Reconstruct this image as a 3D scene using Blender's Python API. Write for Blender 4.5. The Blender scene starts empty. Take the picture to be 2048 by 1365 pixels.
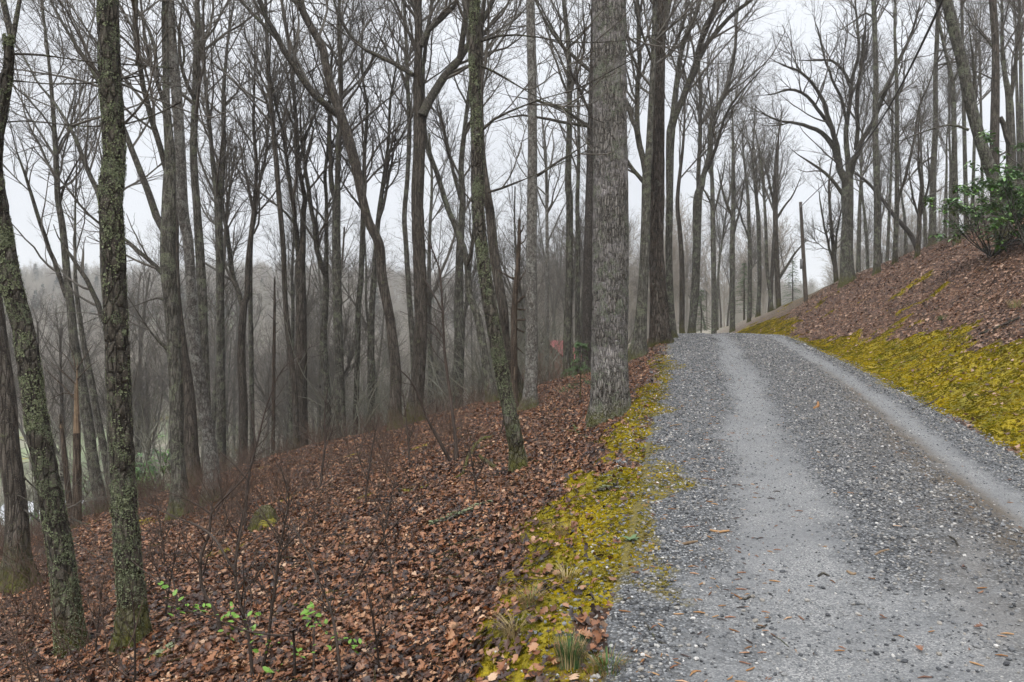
import bpy, math, random
import numpy as np
from mathutils import Vector

random.seed(7)
RNG = np.random.default_rng(11)
scene = bpy.context.scene
COL = scene.collection

# ------------------------------------------------------------------ camera, sky, sun, exposure
CAM_H = 1.6
F = 1500.0                     # focal length in pixels of a 2048 px wide frame
cam_d = bpy.data.cameras.new("camera")
cam = bpy.data.objects.new("camera", cam_d)
COL.objects.link(cam)
cam.location = (0, 0, CAM_H)
cam.rotation_euler = (math.radians(90), 0, 0)
cam_d.sensor_width = 36.0
cam_d.lens = 36.0 * F / 2048.0
cam_d.clip_start = 0.05
cam_d.clip_end = 3000
scene.camera = cam

SUN_EL, SUN_AZ = math.radians(50), math.radians(200)
world = bpy.data.worlds.new("World")
scene.world = world
world.cycles.sampling_method = 'NONE'
world.use_nodes = True
wn, wl = world.node_tree.nodes, world.node_tree.links
wn.clear()
w_out = wn.new("ShaderNodeOutputWorld")
w_sky = wn.new("ShaderNodeTexSky")
w_sky.sky_type = 'NISHITA'
w_sky.sun_disc = False
w_sky.sun_elevation = SUN_EL
w_sky.sun_rotation = SUN_AZ
w_sky.dust_density = 4.0
w_bg1 = wn.new("ShaderNodeBackground")
w_bg1.inputs['Strength'].default_value = 0.10
wl.new(w_sky.outputs[0], w_bg1.inputs['Color'])
w_tc = wn.new("ShaderNodeTexCoord")
w_sep = wn.new("ShaderNodeSeparateXYZ")
wl.new(w_tc.outputs['Generated'], w_sep.inputs[0])
w_mr = wn.new("ShaderNodeMapRange")
w_mr.inputs['From Min'].default_value = 0.0
w_mr.inputs['From Max'].default_value = 1.0
w_mr.inputs['To Min'].default_value = 0.665
w_mr.inputs['To Max'].default_value = 2.0
w_z0 = wn.new("ShaderNodeMath")
w_z0.operation = 'MAXIMUM'
wl.new(w_sep.outputs['Z'], w_z0.inputs[0])
w_z0.inputs[1].default_value = 0.0
w_z2 = wn.new("ShaderNodeMath")
w_z2.operation = 'POWER'
wl.new(w_z0.outputs[0], w_z2.inputs[0])
w_z2.inputs[1].default_value = 3.0
wl.new(w_z2.outputs[0], w_mr.inputs['Value'])
w_noise = wn.new("ShaderNodeTexNoise")
w_noise.inputs['Scale'].default_value = 2.2
w_noise.inputs['Detail'].default_value = 4
wl.new(w_tc.outputs['Generated'], w_noise.inputs['Vector'])
w_nr = wn.new("ShaderNodeMapRange")
w_nr.inputs['From Min'].default_value = 0.3
w_nr.inputs['From Max'].default_value = 0.7
w_nr.inputs['To Min'].default_value = 0.91
w_nr.inputs['To Max'].default_value = 1.09
wl.new(w_noise.outputs['Fac'], w_nr.inputs['Value'])
w_mul = wn.new("ShaderNodeMath")
w_mul.operation = 'MULTIPLY'
wl.new(w_mr.outputs[0], w_mul.inputs[0])
wl.new(w_nr.outputs[0], w_mul.inputs[1])
w_bg2 = wn.new("ShaderNodeBackground")
w_bg2.inputs['Color'].default_value = (0.80, 0.825, 0.87, 1)
wl.new(w_mul.outputs[0], w_bg2.inputs['Strength'])
w_mix = wn.new("ShaderNodeMixShader")
w_mix.inputs[0].default_value = 0.92
wl.new(w_bg1.outputs[0], w_mix.inputs[1])
wl.new(w_bg2.outputs[0], w_mix.inputs[2])
wl.new(w_mix.outputs[0], w_out.inputs['Surface'])

sun_d = bpy.data.lights.new("sun", 'SUN')
sun_d.energy = 1.5
sun_d.angle = math.radians(28)
sun_d.color = (1.0, 0.97, 0.93)
sun = bpy.data.objects.new("sun", sun_d)
COL.objects.link(sun)
sun_dir = Vector((math.sin(SUN_AZ) * math.cos(SUN_EL), math.cos(SUN_AZ) * math.cos(SUN_EL), math.sin(SUN_EL)))
sun.rotation_euler = sun_dir.to_track_quat('Z', 'Y').to_euler()
sun.location = (0, -10, 40)

scene.view_settings.view_transform = 'Standard'
scene.view_settings.look = 'None'
scene.view_settings.exposure = 0.75
scene.view_settings.gamma = 1.0
scene.view_settings.use_curve_mapping = False
scene.render.engine = 'CYCLES'
scene.cycles.max_bounces = 4
scene.cycles.diffuse_bounces = 2
scene.cycles.glossy_bounces = 2
scene.cycles.transmission_bounces = 3
scene.cycles.volume_bounces = 2
scene.cycles.use_denoising = True
scene.cycles.use_adaptive_sampling = True
scene.cycles.adaptive_threshold = 0.035

# ------------------------------------------------------------------ numeric helpers
def _hash(ix, iy, iz, seed):
    h = (ix.astype(np.int64) * 374761393 + iy.astype(np.int64) * 668265263 + iz.astype(np.int64) * 2147483647 + seed * 1274126177) & 0xFFFFFFFF
    h = ((h ^ (h >> 13)) * 1274126177) & 0xFFFFFFFF
    h = (h ^ (h >> 16)) & 0xFFFFFFFF
    return h / 4294967295.0

def vnoise(x, y, z=None, seed=0):
    x = np.asarray(x, float); y = np.asarray(y, float)
    z = np.zeros_like(x) if z is None else np.asarray(z, float)
    xi, yi, zi = np.floor(x), np.floor(y), np.floor(z)
    fx, fy, fz = x - xi, y - yi, z - zi
    fx, fy, fz = fx*fx*(3-2*fx), fy*fy*(3-2*fy), fz*fz*(3-2*fz)
    r = 0
    for a in (0, 1):
        for b in (0, 1):
            for c in (0, 1):
                w = (fx if a else 1-fx) * (fy if b else 1-fy) * (fz if c else 1-fz)
                r = r + w * _hash(xi+a, yi+b, zi+c, seed)
    return r                       # 0..1

def fbm(x, y, z=None, seed=0, oct=4):
    x = np.asarray(x, float); y = np.asarray(y, float)
    z = np.zeros_like(x) if z is None else np.asarray(z, float)
    s, a, t = 0, 0.5, 0
    for k in range(oct):
        s = s + a * vnoise(x*2**k, y*2**k, z*2**k, seed+k); t += a; a *= .5
    return s / t

def sstep(a, b, x):
    t = np.clip((np.asarray(x, float)-a)/(b-a), 0, 1)
    return t*t*(3-2*t)

# ------------------------------------------------------------------ the lie of the land
def road_left(y):
    y = np.asarray(y, float)
    t = np.clip(y-28, 0, 60)
    return np.where(y < 28, -.3+.2235*y, -.3+.2235*28 + .2235*t - .0075*t*t*np.clip(1-t/150, 0, 1))
_RY = [-8, 0, 3.1, 7.1, 12.1, 16.8, 30]
_RX = [.9, 2.8, 3.7, 4.85, 6.27, 7.57, 10.75]
def road_right(y):
    y = np.asarray(y, float)
    t = np.clip(y-30, 0, 60)
    return np.interp(y, _RY, _RX) + .17*t - .0085*t*t*np.clip(1-t/150, 0, 1)
def road_z(y):
    y = np.asarray(y, float)
    t = np.clip(y-25, 0, None)
    tt = np.minimum(t, 22)
    z = .063*np.minimum(y, 25) + .063*tt - .5*.0062*tt*tt - np.clip(t-22, 0, None)*.07
    return np.where(y < 0, .03*y, z)
_BD = [0, .25, .6, 1, 2, 4, 6, 9, 15, 30, 60, 200]
_BH = [0, .02, .12, .33, .98, 2.35, 3.45, 4.6, 6.0, 8.2, 10, 12]
_FD = [0, .25, .6, 1.0, 1.7, 3, 5, 10, 15, 20, 30, 60, 200]
_FH = [0, .02, .16, .32, .54, .88, 1.4, 2.72, 4.3, 6.1, 9, 14, 20]
def smin(a, b, k):
    h = np.clip(.5 + .5*(b-a)/k, 0, 1)
    return b*(1-h) + a*h - k*h*(1-h)
def smax(a, b, k):
    return -smin(-a, -b, k)
def base_height(x, y):
    x = np.asarray(x, float); y = np.asarray(y, float)
    L, R, zr = road_left(y), road_right(y), road_z(y)
    dl, dr = (L-x)*.975, (x-R)*.97
    fade = 1 - .45*sstep(32, 60, y)
    up = np.interp(np.clip(dr, 0, None), _BD, _BH) * fade
    dn = np.interp(np.clip(dl, 0, None), _FD, _FH)
    g = .022*np.clip(y-19.5, 0, 9)**2 + .40*np.clip(y-28.5, 0, 40)
    dn = dn + g*sstep(.8, 7, dl)
    z = zr + up - dn
    floor = -15 + 2.0*fbm(x*.03, y*.03, seed=3)
    z = smax(z, floor, 4.0)
    # the far side of the valley
    ridge = 13 + 13*fbm(x*.006+5, y*.002, seed=9, oct=3) - 8*sstep(-90, 60, x)
    hill = -15 + (ridge+15)*sstep(95, 330, y) - 10*sstep(380, 700, y)
    z = np.where(y > 80, smax(z, hill, 6.0), z)
    return z
def moss_mask(x, y):
    x = np.asarray(x, float); y = np.asarray(y, float)
    dl, dr = road_left(y)-x, x-road_right(y)
    n = fbm(x*1.1, y*.8, seed=21, oct=4) - .5
    n2 = fbm(x*3.4, y*2.6, seed=22, oct=3) - .5
    wl_ = np.interp(y, [2, 3.4, 5, 8, 11, 14, 30], [.4, .78, .86, .68, .5, .34, .3])
    e = dl + n*.8 + n2*.6
    left = sstep(-.42, .02, e) * (1-sstep(wl_-.16, wl_+.08, e))
    left *= np.interp(y, [9, 13, 18], [1, .85, .75]) * sstep(.33, .43, fbm(x*1.6+3, y*1.1, seed=25, oct=4) + .16*np.exp(-((y-4.7)/1.6)**2)) * (1-.6*(1-sstep(3.0, 3.5, y+n2)))
    wr = np.interp(y, [4, 10, 14, 18, 22, 28, 31, 34, 40, 44], [1.5, 1.75, 2.0, 1.6, .9, .25, .5, 1.9, 1.9, .4])
    e = dr + n*1.5 + n2*.8
    right = sstep(-.14, .14, dr+n2*.6+n*.3) * (1-sstep(wr-.3, wr+.2, e))
    patch = sstep(.68, .73, fbm(x*.55, y*.55, seed=33, oct=3)) * sstep(1.2, 2, dr) * (1-sstep(4.0, 6.0, dr)) * .9 * sstep(.42, .56, fbm(x*2.6, y*2.6, seed=34, oct=3))
    lp = sstep(.73, .78, fbm(x*.9, y*.9, seed=35, oct=3)) * sstep(1, 2, dl) * .7
    return np.clip(np.maximum.reduce([left, right, patch, lp]), 0, 1)
def height(x, y):
    x = np.asarray(x, float); y = np.asarray(y, float)
    dl, dr = road_left(y)-x, x-road_right(y)
    off = sstep(0.0, .5, np.maximum(dl, dr))
    z = base_height(x, y)
    near = 1 - sstep(40, 90, y)
    z = z + off*near*(.30*(fbm(x*.45, y*.45, seed=5)-.5) + .13*(fbm(x*1.9, y*1.9, seed=6, oct=3)-.5))
    m = moss_mask(x, y)
    lump = fbm(x*4.2, y*4.2, seed=8, oct=3)-.35
    z = z + off*near*m*.17*lump
    # the mossy hump at the near verge
    z = z + .10*np.exp(-((x-.12)/.22)**2 - ((y-3.75)/.35)**2)
    return z
def gz(x, y):
    return float(height(np.array([x]), np.array([y]))[0])
def at(u, v, Y):
    return np.array([(u-1024)/F*Y, Y, CAM_H + (682-v)/F*Y])
_ys = np.concatenate([np.arange(2.2, 30, .04), np.arange(30, 90, .2)])
def hit(u, v, maxY=60):
    xs = (u-1024)/F*_ys
    zs = CAM_H + (682-v)/F*_ys
    below = zs < height(xs, _ys)
    if not below.any(): return maxY
    return float(min(_ys[np.argmax(below)], maxY))
def normal_at(x, y, e=.12):
    dx = (height(x+e, y)-height(x-e, y))/(2*e)
    dy = (height(x, y+e)-height(x, y-e))/(2*e)
    n = np.stack([-dx, -dy, np.ones_like(dx)], -1)
    return n/np.linalg.norm(n, axis=-1, keepdims=True)

# ------------------------------------------------------------------ mesh helpers
def mesh_np(name, verts, quads=None, tris=None, smooth=True):
    me = bpy.data.meshes.new(name)
    verts = np.asarray(verts, np.float32)
    idx, starts, n = [], [], 0
    if quads is not None and len(quads):
        q = np.asarray(quads, np.int32); idx.append(q.ravel()); starts.append(np.arange(len(q))*4); n = len(q)*4
    if tris is not None and len(tris):
        t = np.asarray(tris, np.int32); idx.append(t.ravel()); starts.append(n+np.arange(len(t))*3)
    idx = np.concatenate(idx).astype(np.int32); starts = np.concatenate(starts).astype(np.int32)
    me.vertices.add(len(verts)); me.vertices.foreach_set('co', verts.ravel())
    me.loops.add(len(idx)); me.loops.foreach_set('vertex_index', idx)
    me.polygons.add(len(starts)); me.polygons.foreach_set('loop_start', starts)
    me.polygons.foreach_set('use_smooth', np.full(len(starts), smooth, bool))
    me.update(calc_edges=True)
    return me
def add_obj(name, me, mat=None, parent=None, loc=None):
    o = bpy.data.objects.new(name, me)
    COL.objects.link(o)
    if mat is not None and me is not None and len(me.materials) == 0: me.materials.append(mat)
    if parent is not None: o.parent = parent
    if loc is not None: o.location = loc
    return o
def empty(name, loc):
    o = bpy.data.objects.new(name, None)
    COL.objects.link(o); o.location = loc; o.empty_display_size = .2
    return o
def tag(o, label=None, cat=None, group=None, kind=None):
    if label: o['label'] = label
    if cat: o['category'] = cat
    if group: o['group'] = group
    if kind: o['kind'] = kind
    return o
def vattr(me, name, vals):
    a = me.attributes.new(name, 'FLOAT', 'POINT')
    a.data.foreach_set('value', np.asarray(vals, np.float32))

class MB:
    """collects vertices and faces of one mesh"""
    def __init__(s): s.v, s.q, s.t, s.n = [], [], [], 0
    def add(s, v, q=None, t=None):
        v = np.asarray(v, float).reshape(-1, 3)
        if q is not None and len(q): s.q.append(np.asarray(q)+s.n)
        if t is not None and len(t): s.t.append(np.asarray(t)+s.n)
        s.v.append(v); s.n += len(v)
    def tubes(s, P, R, S, cap=False):
        P = np.asarray(P, float); R = np.asarray(R, float)
        if P.ndim == 2: P, R = P[None], R[None]
        N, K, _ = P.shape
        if N == 0: return
        T = np.empty_like(P)
        T[:, 1:-1] = P[:, 2:]-P[:, :-2]; T[:, 0] = P[:, 1]-P[:, 0]; T[:, -1] = P[:, -1]-P[:, -2]
        T /= np.linalg.norm(T, axis=-1, keepdims=True)+1e-9
        m = np.abs(T.mean(1)); ax = m.argmin(1)
        ref = np.eye(3)[ax][:, None, :]
        A = np.cross(T, np.broadcast_to(ref, T.shape)); A /= np.linalg.norm(A, axis=-1, keepdims=True)+1e-9
        B = np.cross(T, A)
        th = np.arange(S)*2*np.pi/S
        ring = np.cos(th)[None, None, :, None]*A[:, :, None, :] + np.sin(th)[None, None, :, None]*B[:, :, None, :]
        V = P[:, :, None, :] + ring*R[:, :, None, None]
        i = np.arange(N)[:, None, None]*K*S + np.arange(K-1)[None, :, None]*S
        j = np.arange(S)[None, None, :]; j2 = (j+1) % S
        Q = np.stack([i+j, i+j2, i+S+j2, i+S+j], -1).reshape(-1, 4)
        s.add(V.reshape(-1, 3), Q)
        if cap:
            base = s.n - N*K*S
            t = []
            for k in range(N):
                for e in (0, K-1):
                    o = base + k*K*S + e*S
                    for a in range(1, S-1):
                        t.append((o, o+a, o+a+1) if e else (o, o+a+1, o+a))
            s.t.append(np.array(t))
    def box(s, c, d):
        c = np.array(c, float); d = np.array(d, float)/2
        v = [c+d*np.array(k) for k in ((-1,-1,-1),(1,-1,-1),(1,1,-1),(-1,1,-1),(-1,-1,1),(1,-1,1),(1,1,1),(-1,1,1))]
        s.add(v, [(0,3,2,1),(4,5,6,7),(0,1,5,4),(1,2,6,5),(2,3,7,6),(3,0,4,7)])
    def mesh(s, name, smooth=True):
        return mesh_np(name, np.concatenate(s.v), np.concatenate(s.q) if s.q else None, np.concatenate(s.t) if s.t else None, smooth)

def resample(P, R, K):
    P = np.asarray(P, float); R = np.asarray(R, float)
    d = np.concatenate([[0], np.cumsum(np.linalg.norm(np.diff(P, axis=0), axis=1))])
    t = np.linspace(0, d[-1], K)
    # smooth (Catmull-Rom like) by oversampled averaging
    Q = np.stack([np.interp(t, d, P[:, k]) for k in range(3)], 1)
    if K > 6:
        for _ in range(max(1, K//(3*len(P)))):
            Q[1:-1] = .25*Q[:-2]+.5*Q[1:-1]+.25*Q[2:]
    return Q, np.interp(t, d, R)

# ------------------------------------------------------------------ materials
def new_mat(name, rough=.85, spec=.25):
    m = bpy.data.materials.new(name); m.use_nodes = True
    nt = m.node_tree; nt.nodes.clear()
    o = nt.nodes.new('ShaderNodeOutputMaterial')
    b = nt.nodes.new('ShaderNodeBsdfPrincipled')
    b.inputs['Roughness'].default_value = rough
    b.inputs['Specular IOR Level'].default_value = spec
    nt.links.new(b.outputs[0], o.inputs[0])
    return m, nt, b
class NT:
    def __init__(s, nt): s.nt = nt
    def n(s, typ, **kw):
        x = s.nt.nodes.new(typ)
        for k, v in kw.items():
            if k.startswith('i_'): x.inputs[k[2:].replace('_', ' ')].default_value = v
            else: setattr(x, k, v)
        return x
    def l(s, a, b): s.nt.links.new(a, b)
    def coord(s, scale=(1, 1, 1), kind='Object'):
        tc = s.n('ShaderNodeTexCoord'); mp = s.n('ShaderNodeMapping')
        mp.inputs['Scale'].default_value = scale
        s.l(tc.outputs[kind], mp.inputs['Vector']); return mp.outputs[0]
    def noise(s, vec, scale, detail=4, rough=.6, dist=0.0):
        x = s.n('ShaderNodeTexNoise'); x.inputs['Scale'].default_value = scale
        x.inputs['Detail'].default_value = detail; x.inputs['Roughness'].default_value = rough
        x.inputs['Distortion'].default_value = dist
        s.l(vec, x.inputs['Vector']); return x.outputs['Fac']
    def voro(s, vec, scale, out='Distance', feature='F1', rand=1.0):
        x = s.n('ShaderNodeTexVoronoi'); x.feature = feature
        x.inputs['Scale'].default_value = scale; x.inputs['Randomness'].default_value = rand
        s.l(vec, x.inputs['Vector']); return x.outputs[out]
    def ramp(s, fac, stops, interp='LINEAR'):
        x = s.n('ShaderNodeValToRGB'); cr = x.color_ramp; cr.interpolation = interp
        while len(cr.elements) > 1: cr.elements.remove(cr.elements[0])
        cr.elements[0].position, cr.elements[0].color = stops[0][0], (*stops[0][1], 1)
        for p, c in stops[1:]:
            e = cr.elements.new(p); e.color = (*c, 1)
        s.l(fac, x.inputs['Fac']); return x.outputs['Color']
    def range(s, v, a, b, c=0.0, d=1.0, smooth=False):
        x = s.n('ShaderNodeMapRange'); x.interpolation_type = 'SMOOTHSTEP' if smooth else 'LINEAR'
        for k, val in zip(('From Min', 'From Max', 'To Min', 'To Max'), (a, b, c, d)): x.inputs[k].default_value = val
        s.l(v, x.inputs['Value']); return x.outputs[0]
    def mix(s, fac, a, b, blend='MIX'):
        x = s.n('ShaderNodeMix'); x.data_type = 'RGBA'; x.blend_type = blend
        for sock, val in ((x.inputs[0], fac), (x.inputs[6], a), (x.inputs[7], b)):
            if hasattr(val, 'links') or hasattr(val, 'is_linked'): s.l(val, sock)
            elif isinstance(val, (tuple, list)): sock.default_value = (*val[:3], 1)
            else: sock.default_value = val
        return x.outputs[2]
    def math(s, op, a, b=None):
        x = s.n('ShaderNodeMath'); x.operation = op
        for sock, val in ((x.inputs[0], a), (x.inputs[1], b)):
            if val is None: continue
            if hasattr(val, 'is_linked'): s.l(val, sock)
            else: sock.default_value = val
        return x.outputs[0]
    def attr(s, name, typ='GEOMETRY'):
        x = s.n('ShaderNodeAttribute'); x.attribute_name = name; x.attribute_type = typ; return x.outputs['Fac']
    def bump(s, h, strength, dist, bsdf):
        x = s.n('ShaderNodeBump'); x.inputs['Strength'].default_value = strength; x.inputs['Distance'].default_value = dist
        s.l(h, x.inputs['Height']); s.l(x.outputs[0], bsdf.inputs['Normal'])
    def rand(s):
        return s.n('ShaderNodeObjectInfo').outputs['Random']

def bark(name, dark, light, lichen=None, lich_amt=.5, lich_scale=5.0, ridge=26.0, stretch=.16, moss_h=.0, bands=None, bumpd=.02, moss_col=(.075, .075, .012), rough=.9, streak=None, crack=.8):
    m, nt, b = new_mat(name, rough, .2)
    N = NT(nt)
    v = N.coord((1, 1, stretch)); vo = N.coord((1, 1, 1))
    rid = N.voro(v, ridge, 'Distance', 'F1')
    n1 = N.noise(v, ridge*.55, 6, .7, .6)
    wv = N.n('ShaderNodeVectorMath', operation='ADD'); wn_ = N.n('ShaderNodeTexNoise'); wn_.inputs['Scale'].default_value = ridge*.4
    N.l(v, wn_.inputs['Vector']); sc_ = N.n('ShaderNodeVectorMath', operation='SCALE'); sc_.inputs['Scale'].default_value = 1.1/ridge
    N.l(wn_.outputs['Color'], sc_.inputs[0]); N.l(v, wv.inputs[0]); N.l(sc_.outputs[0], wv.inputs[1])
    crk = N.range(N.voro(wv.outputs[0], ridge, 'Distance', 'DISTANCE_TO_EDGE'), .0, .16)
    h = N.math('ADD', N.math('MULTIPLY', rid, .5), N.math('MULTIPLY', n1, .9))
    big = N.noise(vo, 1.7, 3)
    c = N.ramp(h, [(.35, [x*.55 for x in dark]), (.62, dark), (.95, light)])
    c = N.mix(N.range(big, .35, .7), c, N.mix(.55, c, tuple(x*.55 for x in dark)))
    c = N.mix(N.math('MULTIPLY', N.math('SUBTRACT', 1.0, crk), crack), c, tuple(x*.28 for x in dark))
    h = N.math('ADD', h, N.math('MULTIPLY', crk, .8*crack))
    if bands:
        vb = N.coord((1, 1, 1.9))
        nb = N.noise(vb, 1.3, 7, .78, .2)
        c = N.mix(N.math('MULTIPLY', N.range(nb, .46, .66, 0, 1, True), N.range(n1, .25, .6, .1, .8)), c, bands)
    if streak:
        ns = N.noise(N.coord((1, 1, .6)), 6, 5, .75)
        c = N.mix(N.math('MULTIPLY', N.range(ns, .55, .64), .6), c, streak)
    if lichen:
        nl = N.noise(vo, lich_scale, 7, .78, .3)
        k = .62-.24*lich_amt
        sp = N.voro(vo, lich_scale*22, 'Distance')
        lf = N.math('MULTIPLY', N.range(nl, k, k+.05), N.range(sp, .66, .40))
        lc = N.mix(N.noise(vo, lich_scale*30, 3), tuple(x*.4 for x in lichen), tuple(x*1.3 for x in lichen))
        c = N.mix(lf, c, lc)
        h = N.math('ADD', h, N.math('MULTIPLY', lf, .35))
    # fine pale and dark specks
    sp2 = N.noise(vo, 75, 2, .5)
    c = N.mix(N.range(sp2, .60, .68, 0, .7), c, tuple(min(1, x*1.25) for x in light))
    c = N.mix(N.range(sp2, .40, .33, 0, .6), c, tuple(x*.3 for x in dark))
    if moss_h > 0:
        sep = N.n('ShaderNodeSeparateXYZ'); N.l(vo, sep.inputs[0])
        nm = N.noise(vo, 4.0, 5, .7)
        hh = N.math('ADD', sep.outputs['Z'], N.math('MULTIPLY', N.math('SUBTRACT', nm, .5), -moss_h*3.2))
        mf = N.math('MULTIPLY', N.range(hh, moss_h*1.5, -moss_h*.2, 0, .9, True), N.range(N.noise(vo, 22, 4, .7), .36, .58, .35, 1.0))
        mc = N.mix(N.noise(vo, 60, 2), tuple(x*.5 for x in moss_col), tuple(x*1.7 for x in moss_col))
        c = N.mix(mf, c, mc)
    N.l(c, b.inputs['Base Color'])
    N.bump(h, .9, bumpd, b)
    return m

M = {}
LICH = (.20, .235, .135)
M['lichen'] = bark('bark_lichen_crusted', (.055, .048, .038), (.15, .135, .11), LICH, .45, 4.5, 22, .35, .45, bumpd=.03)
M['tulip'] = bark('bark_grey_ridged', (.12, .111, .097), (.33, .31, .28), (.23, .26, .18), .42, 3.2, 34, .22, .16, bands=(.40, .375, .375), bumpd=.03, crack=.9)
M['furrow'] = bark('bark_brown_furrowed', (.062, .050, .039), (.20, .172, .142), (.23, .235, .19), .10, 3.0, 26, .12, .14, bumpd=.035, streak=(.055, .035, .025), crack=1.0)
M['pale'] = bark('bark_pale_mottled', (.11, .10, .086), (.26, .25, .225), (.34, .345, .31), .36, 5.0, 20, .5, .25, bumpd=.012)
M['brown'] = bark('bark_dark_brown', (.060, .051, .041), (.155, .136, .113), (.15, .165, .09), .16, 4.0, 24, .12, .5, bumpd=.02)
M['grey'] = bark('bark_grey_green', (.068, .063, .051), (.20, .19, .162), (.22, .24, .155), .42, 3.6, 22, .2, .35, bumpd=.02)
M['pine'] = bark('bark_dark_scaly', (.055, .048, .041), (.135, .122, .108), None, 0, 3, 30, .5, .2, bumpd=.015)
M['limb'] = bark('bark_limb', (.056, .050, .041), (.15, .138, .116), (.14, .155, .085), .34, 5.0, 26, .5, 0, bumpd=.01)
M['deadwood'] = bark('bark_dead_wood', (.065, .048, .036), (.17, .135, .10), None, 0, 3, 26, .08, .1, bumpd=.015)
def plain(name, c1, c2, scale=8, rough=.8, spec=.25, per_obj=0.0, attr_coord='Object'):
    m, nt, b = new_mat(name, rough, spec); N = NT(nt)
    f = N.noise(N.coord((1, 1, 1), attr_coord), scale, 5, .65)
    c = N.mix(N.range(f, .3, .7), c1, c2)
    N.l(c, b.inputs['Base Color']); return m
M['twig'] = plain('bark_twigs', (.062, .056, .047), (.145, .132, .112), 3)
M['twig_red'] = plain('bark_red_brown_stems', (.055, .037, .028), (.135, .092, .068), 4)
M['stem_dark'] = plain('dark_sapling_bark', (.028, .021, .017), (.075, .056, .045), 4)
M['stem_pale'] = plain('grey_green_twigs', (.10, .10, .075), (.22, .215, .17), 2)
M['splinter'] = plain('bare_splintered_wood', (.13, .088, .055), (.27, .195, .125), 9)
M['lichen_flake'] = plain('lichen_flakes', (.07, .085, .04), (.30, .33, .21), 45, .95, .1)

# ------------------------------------------------------------------ ground materials
def leaf_floor_colour(N, vec):
    cell = N.voro(vec, 17, 'Color'); sep = N.n('ShaderNodeSeparateColor'); N.l(cell, sep.inputs[0])
    leaf = N.ramp(sep.outputs[0], [(0, (.016, .010, .008)), (.3, (.045, .022, .014)), (.6, (.10, .048, .026)), (.85, (.16, .085, .05)), (1, (.25, .155, .10))])
    big = N.noise(vec, .6, 4)
    return N.mix(N.range(big, .35, .65, 0, .6), leaf, N.mix(.5, leaf, (.03, .016, .011)))
m_floor, nt, b = new_mat('forest_floor_leaf_mould', .8, .25); N = NT(nt)
vec = N.coord()
c_leaf = leaf_floor_colour(N, vec)
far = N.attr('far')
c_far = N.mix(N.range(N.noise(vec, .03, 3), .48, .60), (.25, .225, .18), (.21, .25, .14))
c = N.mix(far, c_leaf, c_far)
mo = N.attr('moss')
mn = N.noise(vec, 28, 5, .75); mb_ = N.noise(vec, 1.6, 4, .6)
c_moss = N.ramp(mn, [(.25, (.08, .06, .006)), (.5, (.26, .195, .008)), (.75, (.46, .35, .014))])
c_moss = N.mix(N.range(mb_, .4, .65), c_moss, N.mix(.65, c_moss, (.06, .07, .010)))
mfac = N.range(N.math('ADD', mo, N.math('MULTIPLY', N.math('SUBTRACT', mn, .5), .9)), .35, .6)
c = N.mix(mfac, c, c_moss)
N.l(c, b.inputs['Base Color'])
N.bump(N.math('ADD', N.voro(vec, 17), N.math('MULTIPLY', mn, .6)), .8, .03, b)
M['floor'] = m_floor

m_gr, nt, b = new_mat('crushed_gravel', .7, .35); N = NT(nt)
vec = N.coord()
fine = N.attr('fine'); dirt = N.attr('dirt')
v1 = N.voro(vec, 62, 'Color'); s1 = N.n('ShaderNodeSeparateColor'); N.l(v1, s1.inputs[0])
v2 = N.voro(vec, 150, 'Color'); s2 = N.n('ShaderNodeSeparateColor'); N.l(v2, s2.inputs[0])
stone = N.ramp(s1.outputs[0], [(0, (.04, .043, .047)), (.35, (.11, .117, .126)), (.7, (.21, .217, .226)), (.92, (.33, .335, .335)), (1, (.54, .53, .51))])
grit = N.ramp(s2.outputs[0], [(0, (.085, .088, .091)), (.6, (.175, .178, .178)), (1, (.32, .315, .305))])
silt = N.mix(N.range(N.noise(vec, 3.5, 5, .6), .35, .7), (.13, .134, .138), (.17, .173, .175))
tr = N.mix(N.range(N.noise(vec, 1.8, 4), .38, .6, .35, 1.0), silt, grit)
edge = N.voro(vec, 62, 'Distance')
stone = N.mix(N.range(edge, .38, .62), stone, (.04, .04, .04))
nf = N.math('ADD', fine, N.math('MULTIPLY', N.math('SUBTRACT', N.noise(vec, 5, 6, .75), .5), 1.7))
c = N.mix(N.range(nf, .2, .85), stone, tr)
nd = N.math('MULTIPLY', dirt, N.range(N.noise(vec, 2.6, 5, .7), .30, .52))
c = N.mix(N.math('MULTIPLY', nd, .9), c, (.085, .066, .046))
mo = N.math('ADD', N.attr('moss'), N.math('MULTIPLY', N.math('SUBTRACT', N.noise(vec, 14, 5, .75), .5), 1.5))
c = N.mix(N.range(mo, .35, .7, 0, .9), c, N.ramp(N.noise(vec, 30, 4, .7), [(.3, (.04, .036, .008)), (.5, (.13, .10, .012)), (.72, (.26, .20, .014))]))
N.l(c, b.inputs['Base Color'])
hh = N.math('ADD', N.math('MULTIPLY', edge, -1.0), N.math('MULTIPLY', N.voro(vec, 150), -.35))
hs = N.math('MULTIPLY', hh, N.range(nf, .85, .25, .3, 1.0))
N.bump(hs, .9, .012, b)
M['gravel'] = m_gr

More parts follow.
